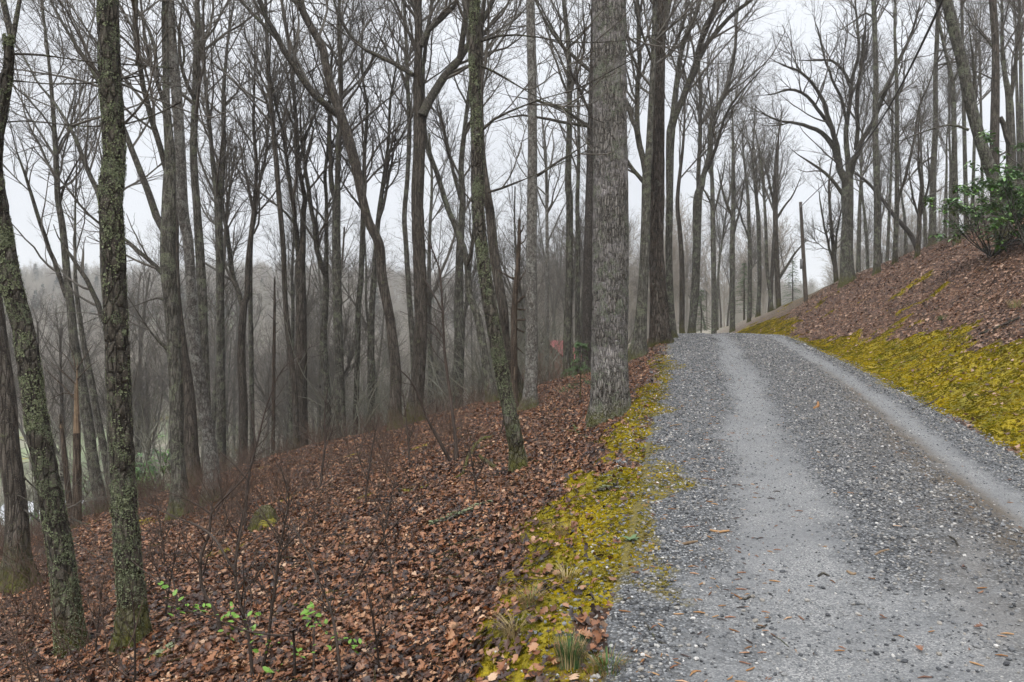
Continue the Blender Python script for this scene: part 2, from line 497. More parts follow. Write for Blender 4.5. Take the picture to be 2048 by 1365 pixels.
def random_ramp_mat(name, stops, rough=.6, spec=.35, grain=None, drift=False):
    m, nt, b = new_mat(name, rough, spec); N = NT(nt)
    c = N.ramp(N.rand(), stops)
    f = N.noise(N.coord(), grain or 20, 4, .7)
    c = N.mix(N.range(f, .3, .7, 0, .45), c, N.mix(.5, c, (.02, .015, .012)))
    if drift:
        pos = N.n('ShaderNodeNewGeometry').outputs['Position']
        c = N.mix(N.range(N.noise(pos, 1.3, 5, .65), .46, .64, 0, .62), c, N.mix(.7, c, (.022, .013, .010)))
        c = N.mix(N.range(N.noise(pos, .8, 3, .6), .52, .68, 0, .5), c, N.mix(.5, c, (.26, .12, .05)))
    N.l(c, b.inputs['Base Color']); return m
M['leaf'] = random_ramp_mat('dead_leaves', [(0, (.016, .009, .008)), (.28, (.045, .022, .016)), (.46, (.12, .048, .024)), (.64, (.23, .085, .030)), (.80, (.29, .13, .060)), (.94, (.40, .215, .11)), (1, (.55, .37, .24))], .5, .5, drift=True)
M['leaf_pale'] = random_ramp_mat('dead_leaves_bank', [(0, (.03, .019, .015)), (.22, (.10, .056, .04)), (.45, (.21, .112, .07)), (.75, (.32, .18, .115)), (1, (.52, .36, .26))], .55, .4, drift=True)
M['stone'] = random_ramp_mat('gravel_stones', [(0, (.03, .032, .036)), (.25, (.075, .08, .087)), (.5, (.145, .15, .158)), (.75, (.225, .226, .224)), (.86, (.26, .235, .20)), (.96, (.40, .39, .37)), (1, (.62, .60, .57))], .6, .35)
M['moss_plain'] = random_ramp_mat('moss_sprigs', [(0, (.10, .085, .006)), (.3, (.22, .175, .008)), (.6, (.38, .285, .010)), (.85, (.52, .38, .016)), (1, (.30, .31, .02))], .9, .1)
m, nt, b = new_mat('moss_sprigs_varied', .9, .1); N = NT(nt)
c = N.ramp(N.rand(), [(0, (.085, .068, .005)), (.3, (.25, .19, .007)), (.6, (.46, .34, .009)), (.85, (.60, .44, .014)), (1, (.34, .33, .018))])
pos = N.n('ShaderNodeNewGeometry').outputs['Position']
c = N.mix(N.range(N.noise(pos, 1.7, 4, .65), .43, .62), c, N.mix(.75, c, (.055, .06, .006)))
c = N.mix(N.range(N.noise(pos, 3.1, 4, .65), .54, .66), c, N.mix(.6, c, (.12, .17, .015)))
c = N.mix(N.range(N.noise(pos, 5.3, 3, .6), .52, .64), c, N.mix(.75, c, (.10, .07, .025)))
N.l(c, b.inputs['Base Color']); M['moss'] = m
M['grass_dry'] = random_ramp_mat('dry_grass', [(0, (.22, .16, .07)), (1, (.48, .38, .2))], .8, .2)
M['grass'] = random_ramp_mat('green_grass', [(0, (.045, .10, .03)), (1, (.11, .20, .06))], .7, .2)
M['bark_chip'] = random_ramp_mat('bark_chips', [(0, (.10, .045, .025)), (.5, (.30, .15, .06)), (1, (.42, .26, .13))], .8, .2)
m, nt, b = new_mat('fresh_green_leaf', .5, .4); N = NT(nt)
c = N.mix(N.noise(N.coord(), 30, 3), (.085, .19, .02), (.17, .31, .04)); N.l(c, b.inputs['Base Color'])
M['fresh'] = m
m, nt, b = new_mat('glossy_evergreen_leaf', .28, .5); N = NT(nt)
c = N.ramp(N.attr('tone'), [(0, (.035, .085, .022)), (.5, (.085, .19, .04)), (.85, (.16, .30, .065)), (1, (.24, .40, .13))]); N.l(c, b.inputs['Base Color'])
M['evergreen'] = m
m, nt, b = new_mat('conifer_needles', .6, .3); N = NT(nt)
c = N.mix(N.noise(N.coord(), 3, 4), (.04, .085, .028), (.11, .19, .065)); N.l(c, b.inputs['Base Color'])
M['needles'] = m
m, nt, b = new_mat('far_conifer', .8, .2); b.inputs['Base Color'].default_value = (.035, .055, .032, 1); M['far_conifer'] = m
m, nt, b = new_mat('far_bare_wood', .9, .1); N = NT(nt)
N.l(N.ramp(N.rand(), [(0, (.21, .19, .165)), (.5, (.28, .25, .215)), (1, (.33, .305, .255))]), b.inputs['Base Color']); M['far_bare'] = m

# ------------------------------------------------------------------ forest floor (one sheet to the horizon)
def spaced(segs):
    out = []
    for a, bb, d in segs: out.append(np.linspace(a, bb, max(2, int(round((bb-a)/d))+1))[:-1])
    out.append([segs[-1][1]]); return np.concatenate(out)
xs = spaced([(-550, -300, 50), (-300, -80, 10), (-80, -30, 2.5), (-30, -12, .6), (-12, -3, .17), (-3, 13, .095), (13, 24, .3), (24, 60, 1.5), (60, 300, 12), (300, 550, 50)])
ys = spaced([(-60, -8, 4), (-8, 1.5, .5), (1.5, 16, .095), (16, 30, .18), (30, 60, .6), (60, 120, 2), (120, 420, 8), (420, 585, 40)])
X, Y_ = np.meshgrid(xs, ys)
Z = height(X, Y_)
dl, dr = road_left(Y_)-X, X-road_right(Y_)
inside = np.minimum(-dl, -dr)           # > 0 inside the road
ZG = Z.copy()
Z = Z - .06*sstep(.05, .35, inside)     # the road sheet lies over this hollow
nx, ny = len(xs), len(ys)
i = (np.arange(ny-1)[:, None]*nx + np.arange(nx-1)[None, :]).ravel()
me = mesh_np('forest_floor', np.stack([X, Y_, Z], -1).reshape(-1, 3), np.stack([i, i+1, i+nx+1, i+nx], -1))
vattr(me, 'moss', moss_mask(X, Y_).ravel())
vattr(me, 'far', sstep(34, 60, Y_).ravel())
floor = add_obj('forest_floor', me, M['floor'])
def height(x, y):
    """the same ground, read off the sheet's own grid"""
    x = np.asarray(x, float); y = np.asarray(y, float)
    i = np.clip(np.searchsorted(xs, x)-1, 0, len(xs)-2); j = np.clip(np.searchsorted(ys, y)-1, 0, len(ys)-2)
    a = (x-xs[i])/(xs[i+1]-xs[i]); b = (y-ys[j])/(ys[j+1]-ys[j])
    return (ZG[j, i]*(1-a)+ZG[j, i+1]*a)*(1-b) + (ZG[j+1, i]*(1-a)+ZG[j+1, i+1]*a)*b
tag(floor, 'leaf-covered forest slope and mossy banks on both sides of the gravel road', kind='structure')

# ------------------------------------------------------------------ gravel road
def track_pos(y):
    return (np.interp(y, [0, 3, 6, 11, 30], [.27, .28, .30, .36, .46]), np.interp(y, [0, 3, 6, 11, 30], [.17, .15, .11, .10, .085]),
            np.interp(y, [0, 6, 11, 30], [.80, .80, .84, .91]), np.interp(y, [0, 6, 11, 30], [.07, .066, .066, .06]))
ry = spaced([(-8, 1.5, .4), (1.5, 14, .07), (14, 34, .16), (34, 60, .6)])
rt = np.linspace(-.045, 1.045, 66)
RYg, RT = np.meshgrid(ry, rt, indexing='ij')
def road_surface(x, y):
    """height of the gravel surface and how fine it is"""
    L, R = road_left(y), road_right(y)
    t = (x-L)/(R-L)
    c1, h1, c2, h2 = track_pos(y)
    w = (fbm(x*1.3, y*.7, seed=41, oct=5)-.5)*.11
    f1 = 1-sstep(h1*.2, h1*1.6, np.abs(t-c1+w)); f2 = 1-sstep(h2*.3, h2*1.5, np.abs(t-c2+w*.5))
    f3 = .8*(1-sstep(.16, .46, np.abs(t-.36)))*(1-sstep(3.4, 5.6, y+3*(fbm(x*1.4, y*1.4, seed=44)-.5)))
    fine = np.clip(np.maximum.reduce([f1, f2, f3]) + .3*(fbm(x*2.5, y*1.2, seed=48, oct=4)-.5), 0, 1)*.92
    crown = .05*np.sin(np.clip(t, 0, 1)*np.pi)
    z = road_z(y) + crown - .035*np.maximum(f1, f2) + .03*(fbm(x*2.2, y*2.2, seed=42)-.5) + .02*(1-fine)*(fbm(x*11, y*11, seed=43, oct=3)-.4)
    edge = sstep(.0, .05, np.minimum(t+.045, 1.045-t))
    z = z - .05*(1-edge)
    return z, fine
LX, RX = road_left(RYg), road_right(RYg)
RX_ = LX + RT*(RX-LX)
wob = .42*(fbm(RYg*1.1, RYg*0+3, seed=46)-.5)+.2*(fbm(RYg*5, RYg*0+9, seed=47, oct=3)-.5)
RX_ = RX_ + wob*np.where(RT < .5, 1-sstep(0, .2, RT), 1-sstep(0, .2, 1-RT))
RZ, fine = road_surface(RX_, RYg)
RZ = RZ + .012
n0, n1 = RYg.shape
i = (np.arange(n0-1)[:, None]*n1 + np.arange(n1-1)[None, :]).ravel()
me = mesh_np('gravel_road', np.stack([RX_, RYg, RZ], -1).reshape(-1, 3), np.stack([i, i+1, i+n1+1, i+n1], -1))
vattr(me, 'fine', fine.ravel()); vattr(me, 'moss', moss_mask(RX_, RYg).ravel())
dirt = (1-sstep(.02, .085, np.abs(RT-np.interp(RYg, [0, 6, 11, 30], [.72, .725, .77, .85]))))*sstep(3, 5, RYg)*(1-sstep(12, 20, RYg)) + .35*(1-sstep(.03, .2, np.abs(RT-.62)))
vattr(me, 'dirt', np.clip(dirt, 0, 1).ravel())
road = add_obj('gravel_road', me, M['gravel'])
tag(road, 'grey gravel lane climbing to a crest, with two smooth wheel tracks', kind='structure')

# ------------------------------------------------------------------ scatter (geometry-node instances of uncountable stuff)
def rot_from(nrm, spin, tilt, taz):
    """euler angles of a frame whose z is the ground normal, tipped by tilt, spun by spin"""
    n = len(spin)
    t = np.stack([np.cos(taz)*np.sin(tilt), np.sin(taz)*np.sin(tilt), np.cos(tilt)], -1)
    ref = np.tile([1., 0, 0], (n, 1))
    ax = ref - nrm*(ref*nrm).sum(-1, keepdims=True); ax /= np.linalg.norm(ax, axis=-1, keepdims=True)
    ay = np.cross(nrm, ax)
    z = ax*t[:, :1] + ay*t[:, 1:2] + nrm*t[:, 2:]
    r2 = np.stack([np.cos(spin), np.sin(spin), np.zeros(n)], -1)
    x = r2 - z*(r2*z).sum(-1, keepdims=True); x /= np.linalg.norm(x, axis=-1, keepdims=True)+1e-9
    y = np.cross(z, x)
    return np.stack([np.arctan2(y[:, 2], z[:, 2]), np.arcsin(np.clip(-x[:, 2], -1, 1)), np.arctan2(x[:, 1], x[:, 0])], -1)
def scatter(name, pos, rot, scl, meshes, label, cat, mat, parent=None):
    me = bpy.data.meshes.new(name)
    me.vertices.add(len(pos)); me.vertices.foreach_set('co', np.asarray(pos, np.float32).ravel())
    a = me.attributes.new('rot', 'FLOAT_VECTOR', 'POINT'); a.data.foreach_set('vector', np.asarray(rot, np.float32).ravel())
    vattr(me, 'scl', scl)
    a = me.attributes.new('idx', 'INT', 'POINT'); a.data.foreach_set('value', RNG.integers(0, len(meshes), len(pos)).astype(np.int32))
    me.update()
    o = add_obj(name, me, mat, parent)
    ng = bpy.data.node_groups.new(name+'_scatter', 'GeometryNodeTree')
    ng.interface.new_socket('Geometry', in_out='INPUT', socket_type='NodeSocketGeometry')
    ng.interface.new_socket('Geometry', in_out='OUTPUT', socket_type='NodeSocketGeometry')
    nn, ll = ng.nodes, ng.links
    gi, go = nn.new('NodeGroupInput'), nn.new('NodeGroupOutput')
    jn = nn.new('GeometryNodeJoinGeometry')
    for k, mm in enumerate(meshes):
        src = bpy.data.objects.new(name+'_source', mm)
        oi = nn.new('GeometryNodeObjectInfo'); oi.inputs['Object'].default_value = src; oi.inputs['As Instance'].default_value = True
        ll.new(oi.outputs['Geometry'], jn.inputs[0])
    ip = nn.new('GeometryNodeInstanceOnPoints'); ip.inputs['Pick Instance'].default_value = True
    def na(nm, typ):
        x = nn.new('GeometryNodeInputNamedAttribute'); x.data_type = typ; x.inputs[0].default_value = nm; return x.outputs[0]
    ll.new(gi.outputs[0], ip.inputs['Points']); ll.new(jn.outputs[0], ip.inputs['Instance'])
    ll.new(na('idx', 'INT'), ip.inputs['Instance Index'])
    e2r = nn.new('FunctionNodeEulerToRotation'); ll.new(na('rot', 'FLOAT_VECTOR'), e2r.inputs[0]); ll.new(e2r.outputs[0], ip.inputs['Rotation'])
    ll.new(na('scl', 'FLOAT'), ip.inputs['Scale'])
    ll.new(ip.outputs[0], go.inputs[0])
    md = o.modifiers.new('scatter', 'NODES'); md.node_group = ng
    tag(o, label, cat, kind='stuff')
    return o

# dead leaves: lobed, curled blades
def leaf_mesh(k):
    r = np.random.default_rng(100+k)
    n = 9
    lob = [.10, .30, .22, .42, .27, .46, .28, .30, .03] if k % 3 == 0 else ([.08, .24, .36, .40, .37, .30, .2, .11, .01] if k % 3 == 1 else [.12, .44, .20, .50, .22, .40, .18, .24, .02])
    yy = np.linspace(-.5, .5, n)
    curl = r.uniform(.5, 1.9)*r.choice([1, 1, -1]); cup = r.uniform(.5, 2.0)*r.choice([1, 1, -1]); tw = r.uniform(-.6, .6)
    v = []
    for j in range(n):
        for s in (-1, 0, 1):
            wv = lob[j]*(1+.25*r.uniform(-1, 1))*s*.85
            z = curl*(yy[j]**2)*.5 + cup*abs(wv)*.35 + tw*wv*yy[j]*1.2 + r.uniform(-.03, .03)
            v.append((wv, yy[j]+abs(wv)*.22*r.uniform(0, 1), z))
    q = []
    for j in range(n-1):
        for s in (0, 1):
            a = j*3+s; q.append((a, a+1, a+4, a+3))
    return np.array(v), q
LEAVES, LEAVES_P = [], []
for k in range(6):
    v, q = leaf_mesh(k)
    mm = mesh_np('leaf', v, q); mm.materials.append(M['leaf']); LEAVES.append(mm)
    mm = mesh_np('leaf', v, q); mm.materials.append(M['leaf_pale']); LEAVES_P.append(mm)

def in_frame(x, y, z, m=1.08):
    ok = y > 1.2
    yy = np.maximum(y, .1)
    return ok & (np.abs(x/yy) < 1024/F*m) & ((z-CAM_H)/yy > -683/F*m-.05)
def ground_points(n, x0, x1, y0, y1, near=True, pw=2.0):
    u = RNG.random(n)
    y = y0 + (y1-y0)*u**(pw if near else 1)
    # spread so that density falls with distance
    x = RNG.uniform(-1, 1, n)*np.maximum(y*.78, 2.2)
    x = np.clip(x, x0, x1)
    return x, y
def scatter_leaves(side, n, y1, mats, name, label, lo, hi):
    y = (RNG.random(n)*(y1**1.15-2.4**1.15)+2.4**1.15)**(1/1.15)
    x = RNG.uniform(-.75, .75, n)*y
    dl, dr = road_left(y)-x, x-road_right(y)
    d = dl if side == 'left' else dr
    keep = d > .05
    x, y, d = x[keep], y[keep], d[keep]
    m = moss_mask(x, y)
    keep = RNG.random(len(x)) > m*(.80 if side == 'left' else .88)
    keep &= RNG.random(len(x)) < .25+.75*sstep(.1, .8, d)
    x, y = x[keep], y[keep]
    z = height(x, y)
    k2 = in_frame(x, y, z); x, y, z = x[k2], y[k2], z[k2]
    nr = normal_at(x, y)
    N_ = len(x)
    rot = rot_from(nr, RNG.uniform(0, 6.283, N_), np.abs(RNG.normal(0, .5, N_)), RNG.uniform(0, 6.283, N_))
    scl = (lo+(hi*1.25-lo)*RNG.random(N_)**2.0)*(1+.02*np.clip(y-10, 0, 30))
    pos = np.stack([x, y, z+.008+RNG.uniform(0, .028, N_)], -1)
    return scatter(name, pos, rot, scl, mats, label, 'leaf litter', M['leaf'])
scatter_leaves('left', 430000, 30, LEAVES, 'leaf_litter', 'brown dead leaves carpeting the slope below the road', .022, .058)
scatter_leaves('right', 150000, 38, LEAVES_P, 'leaf_litter', 'paler tan dead leaves covering the bank above the road', .028, .07)

# the largest leaves lying nearest the camera, one by one
cnt = 0
while cnt < 300:
    u, v = random.uniform(0, 2048), 1365 - abs(random.gauss(0, 170))
    if v < 700: continue
    Yh = hit(u, v, 40)
    x = (u-1024)/F*Yh
    d = float(road_left(Yh))-x
    if d < .1 and random.random() > .03: continue
    if d < .1 and not (x < float(road_right(Yh))): continue
    z = gz(x, Yh) if d > 0 else float(road_surface(np.array([x]), np.array([Yh]))[0][0])+.012
    nr = normal_at(np.array([x]), np.array([Yh]))
    r = rot_from(nr, np.array([random.uniform(0, 6.28)]), np.array([abs(random.gauss(0, .25))]), np.array([random.uniform(0, 6.28)]))[0]
    o = bpy.data.objects.new('leaf', random.choice(LEAVES)); COL.objects.link(o)
    o.parent = floor if d > 0 else road
    o.location = (x, Yh, z+.035 if d > 0 else z+.012); o.rotation_euler = r
    s = random.uniform(.04, .072) if d > 0 else random.uniform(.028, .05); o.scale = (s, s, s)
    cnt += 1

# gravel stones
def stone_mesh(k):
    r = np.random.default_rng(200+k)
    import bmesh
    bm = bmesh.new(); bmesh.ops.create_icosphere(bm, subdivisions=1, radius=.5)
    for vv in bm.verts:
        f = r.uniform(.72, 1.15); vv.co = Vector((vv.co.x*f*1.15, vv.co.y*f*.9, vv.co.z*f*.62))
    me = bpy.data.meshes.new('stone'); bm.to_mesh(me); bm.free(); me.materials.append(M['stone']); return me
STONES = [stone_mesh(k) for k in range(5)]
n = 230000
y = (RNG.random(n)*(33**.5-2.6**.5)+2.6**.5)**(1/.5)
L, R = road_left(y), road_right(y)
t = RNG.uniform(-.22, 1.04, n); x = L+t*(R-L)
z, fn = road_surface(x, y)
zt = height(x, y)
z = np.where((t < 0) | (t > 1), zt, z+.012)
nz = fbm(x*5, y*5, seed=51, oct=3)
keep = RNG.random(n) < np.where(t < .02, .55*sstep(-.22, .02, t), np.clip(1.15-1.35*fn+1.8*(nz-.5), .28, 1.0))
keep &= in_frame(x, y, z)
x, y, z, fn = x[keep], y[keep], z[keep], fn[keep]
m_ = len(x)
scl = (.006+.026*RNG.random(m_)**3.6)*(1-.45*fn)*(1+.04*np.clip(y-5, 0, 20))
rot = np.stack([RNG.normal(0, .3, m_), RNG.normal(0, .3, m_), RNG.uniform(0, 6.28, m_)], -1)
scatter('gravel', np.stack([x, y, z+scl*.12], -1), rot, scl, STONES, 'loose grey crushed stones strewn over the road', 'gravel', M['stone'])
big_marks = [(1726, 1108), (1350, 1060), (1290, 1095), (1240, 1062), (1345, 1300), (1295, 1150)]
cnt = 0
while cnt < 300:
    if cnt < len(big_marks): u, v = big_marks[cnt]
    else: u, v = random.uniform(1230, 2048), 1360-abs(random.gauss(0, 190))
    if v < 720: continue
    Yh = hit(u, v+6, 30); x = (u-1024)/F*Yh
    tt = (x-float(road_left(Yh)))/(float(road_right(Yh))-float(road_left(Yh)))
    if not -.12 < tt < 1: continue
    zz, ff = road_surface(np.array([x]), np.array([Yh]))
    zz = float(zz[0])+.012 if tt > 0 else gz(x, Yh)
    if cnt >= len(big_marks) and float(ff[0]) > .5 and random.random() < .75: continue
    o = bpy.data.objects.new('stone', random.choice(STONES)); COL.objects.link(o); o.parent = road
    s = random.uniform(.018, .034) if cnt >= len(big_marks) else .04
    o.location = (x, Yh, zz+s*.14); o.rotation_euler = (random.gauss(0, .25), random.gauss(0, .25), random.uniform(0, 6.28)); o.scale = (s, s*random.uniform(.8, 1.1), s)
    cnt += 1

# moss sprigs
def moss_mesh(k):
    r = np.random.default_rng(300+k); mb = MB()
    for j in range(16):
        a, rr = r.uniform(0, 6.28), .42*math.sqrt(r.random())
        p0 = np.array([math.cos(a)*rr, math.sin(a)*rr, -.1]); h = r.uniform(.3, .65)*(1.1-rr)
        lean = np.array([math.cos(a), math.sin(a), 0])*r.uniform(.0, .35)
        w = r.uniform(.05, .10); b_ = r.uniform(0, 6.28); side = np.array([math.cos(b_), math.sin(b_), 0])*w
        mb.add([p0-side*.5, p0+side*.5, p0+lean*.5+side+np.array([0, 0, h*.6]), p0+lean*.5-side+np.array([0, 0, h*.6]), p0+lean+np.array([0, 0, h])], [(0, 1, 2, 3)], [(3, 2, 4)])
        side2 = np.cross(side, [0, 0, 1])
        mb.add([p0-side2*.5, p0+side2*.5, p0+lean*.5+side2+np.array([0, 0, h*.6]), p0+lean*.5-side2+np.array([0, 0, h*.6]), p0+lean+np.array([0, 0, h])], [(0, 1, 2, 3)], [(3, 2, 4)])
    me = mb.mesh('moss_sprig'); me.materials.append(M['moss']); return me
MOSS = [moss_mesh(k) for k in range(4)]
def scatter_moss(side, n, y0, y1, name, label, lo, hi):
    y = (RNG.random(n)*(y1**.8-y0**.8)+y0**.8)**(1/.8)
    if side == 'left': x = road_left(y)-RNG.uniform(-.42, 1.35, n)
    else: x = road_right(y)+RNG.uniform(-.2, 4.2, n)
    m = moss_mask(x, y)
    keep = RNG.random(n) < sstep(.3, .8, m+.5*(fbm(x*6, y*6, seed=61, oct=2)-.5))
    x, y = x[keep], y[keep]; z = height(x, y)
    if side == 'left': z = np.where(x > road_left(y), np.maximum(z, road_surface(x, y)[0]+.008), z)
    k2 = in_frame(x, y, z); x, y, z = x[k2], y[k2], z[k2]; n = len(x)
    nr = normal_at(x, y); nr[:, 2] += .6; nr /= np.linalg.norm(nr, axis=-1, keepdims=True)
    rot = rot_from(nr, RNG.uniform(0, 6.28, n), np.abs(RNG.normal(0, .2, n)), RNG.uniform(0, 6.28, n))
    scl = RNG.uniform(lo, hi, n)*(1+.03*np.clip(y-4, 0, 25))
    return scatter(name, np.stack([x, y, z], -1), rot, scl, MOSS, label, 'moss', M['moss'])
scatter_moss('left', 64000, 2.6, 20, 'moss', 'yellow-green moss on the road verge above the leafy slope', .012, .028)
scatter_moss('right', 190000, 4.5, 42, 'moss', 'golden moss blanket on the lower bank beside the road', .015, .033)

# ------------------------------------------------------------------ trees
def offshoots(P, R, count, t0, t1, ang, lfrac, lrange, K, wig, up, rng, rfrac, rmin, rmax):
    """children of many parent limbs at once: P (N,K,3), R (N,K)"""
    N, Kp, _ = P.shape
    Ls = np.linalg.norm(np.diff(P, axis=1), axis=-1).sum(1)
    idx = rng.choice(N, count, p=Ls/Ls.sum())
    t = rng.uniform(t0, t1, count)
    f = t*(Kp-1); i0 = np.clip(f.astype(int), 0, Kp-2); fr = (f-i0)[:, None]
    p = P[idx, i0]*(1-fr)+P[idx, i0+1]*fr
    r = R[idx, i0]*(1-fr[:, 0])+R[idx, i0+1]*fr[:, 0]
    T = P[idx, i0+1]-P[idx, i0]; T /= np.linalg.norm(T, axis=-1, keepdims=True)+1e-9
    rv = rng.normal(size=(count, 3)); Nn = rv - T*(rv*T).sum(-1, keepdims=True); Nn /= np.linalg.norm(Nn, axis=-1, keepdims=True)+1e-9
    a = np.radians(rng.uniform(*ang, count))[:, None]
    d = T*np.cos(a)+Nn*np.sin(a)
    ln = np.clip(lfrac*Ls[idx]*(1.15-.55*t)*rng.uniform(.6, 1.25, count), *lrange)
    r0 = np.clip(r*rfrac, rmin, rmax)
    out = np.empty((count, K, 3)); out[:, 0] = p
    st = (ln/(K-1))[:, None]
    for k in range(1, K):
        d = d + rng.normal(size=d.shape)*wig; d[:, 2] += up
        d /= np.linalg.norm(d, axis=-1, keepdims=True)
        out[:, k] = out[:, k-1]+d*st
    rad = r0[:, None]*np.linspace(1, .3, K)[None]
    return out, rad

def trunk_mesh(P, R, sides, step, flare=.35, rough=.03, ridges=None, seed=0, zbase=0.0):
    """a trunk along a polyline with root flare, swellings and (ridges=(around, per metre, depth)) real bark ridges"""
    L = np.linalg.norm(np.diff(P, axis=0), axis=1).sum()
    K = max(10, int(L/step))
    d = np.concatenate([[0], np.cumsum(np.linalg.norm(np.diff(P, axis=0), axis=1))])
    # Catmull-Rom through the points, resampled evenly
    Pe = np.vstack([2*P[0]-P[1], P, 2*P[-1]-P[-2]])
    tt = np.linspace(0, d[-1], K); seg = np.clip(np.searchsorted(d, tt, side='right')-1, 0, len(P)-2)
    fr = ((tt-d[seg])/(d[seg+1]-d[seg]+1e-9))[:, None]
    p0, p1, p2, p3 = Pe[seg], Pe[seg+1], Pe[seg+2], Pe[seg+3]
    Q = .5*((2*p1)+(-p0+p2)*fr+(2*p0-5*p1+4*p2-p3)*fr**2+(-p0+3*p1-3*p2+p3)*fr**3)
    Rr = np.interp(tt, d, R)
    T = np.gradient(Q, axis=0); T /= np.linalg.norm(T, axis=-1, keepdims=True)
    A = np.cross(T, [0, 1, 0]); A /= np.linalg.norm(A, axis=-1, keepdims=True); B = np.cross(T, A)
    th = np.arange(sides)*2*np.pi/sides
    TH, HH = np.meshgrid(th, tt)
    c, s = np.cos(TH), np.sin(TH)
    rng = np.random.default_rng(seed); ph = rng.uniform(0, 6.28, 4)
    rad = Rr[:, None]*(1 + rough*2.2*(fbm(c*1.2+7, s*1.2+seed, HH*1.1, seed=seed % 97, oct=3)-.5)*2)
    hz = np.clip(HH-zbase, 0, None)
    fl = np.exp(-hz/(1.1*R[0]+.08))
    rad = rad*(1+flare*fl*(.55+.45*np.sin(TH*4+ph[0])+.35*np.sin(TH*3+ph[1])))
    if ridges:
        ka, kz, dep = ridges
        n = fbm(c*ka, s*ka, HH*kz, seed=seed % 89+3, oct=3)
        n = np.abs(n-.5)*2
        rad = rad - dep*(1-sstep(.0, .30, n)) + dep*.4*(vnoise(c*ka*3, s*ka*3, HH*kz*5, seed=5)-.5)
    V = Q[:, None, :] + (c[..., None]*A[:, None, :]+s[..., None]*B[:, None, :])*rad[..., None]
    i = np.arange(K-1)[:, None]*sides; j = np.arange(sides)[None]; j2 = (j+1) % sides
    quads = np.stack([i+j, i+j2, i+sides+j2, i+sides+j], -1).reshape(-1, 4)
    return V.reshape(-1, 3), quads, V, (Q, A, B, Rr)

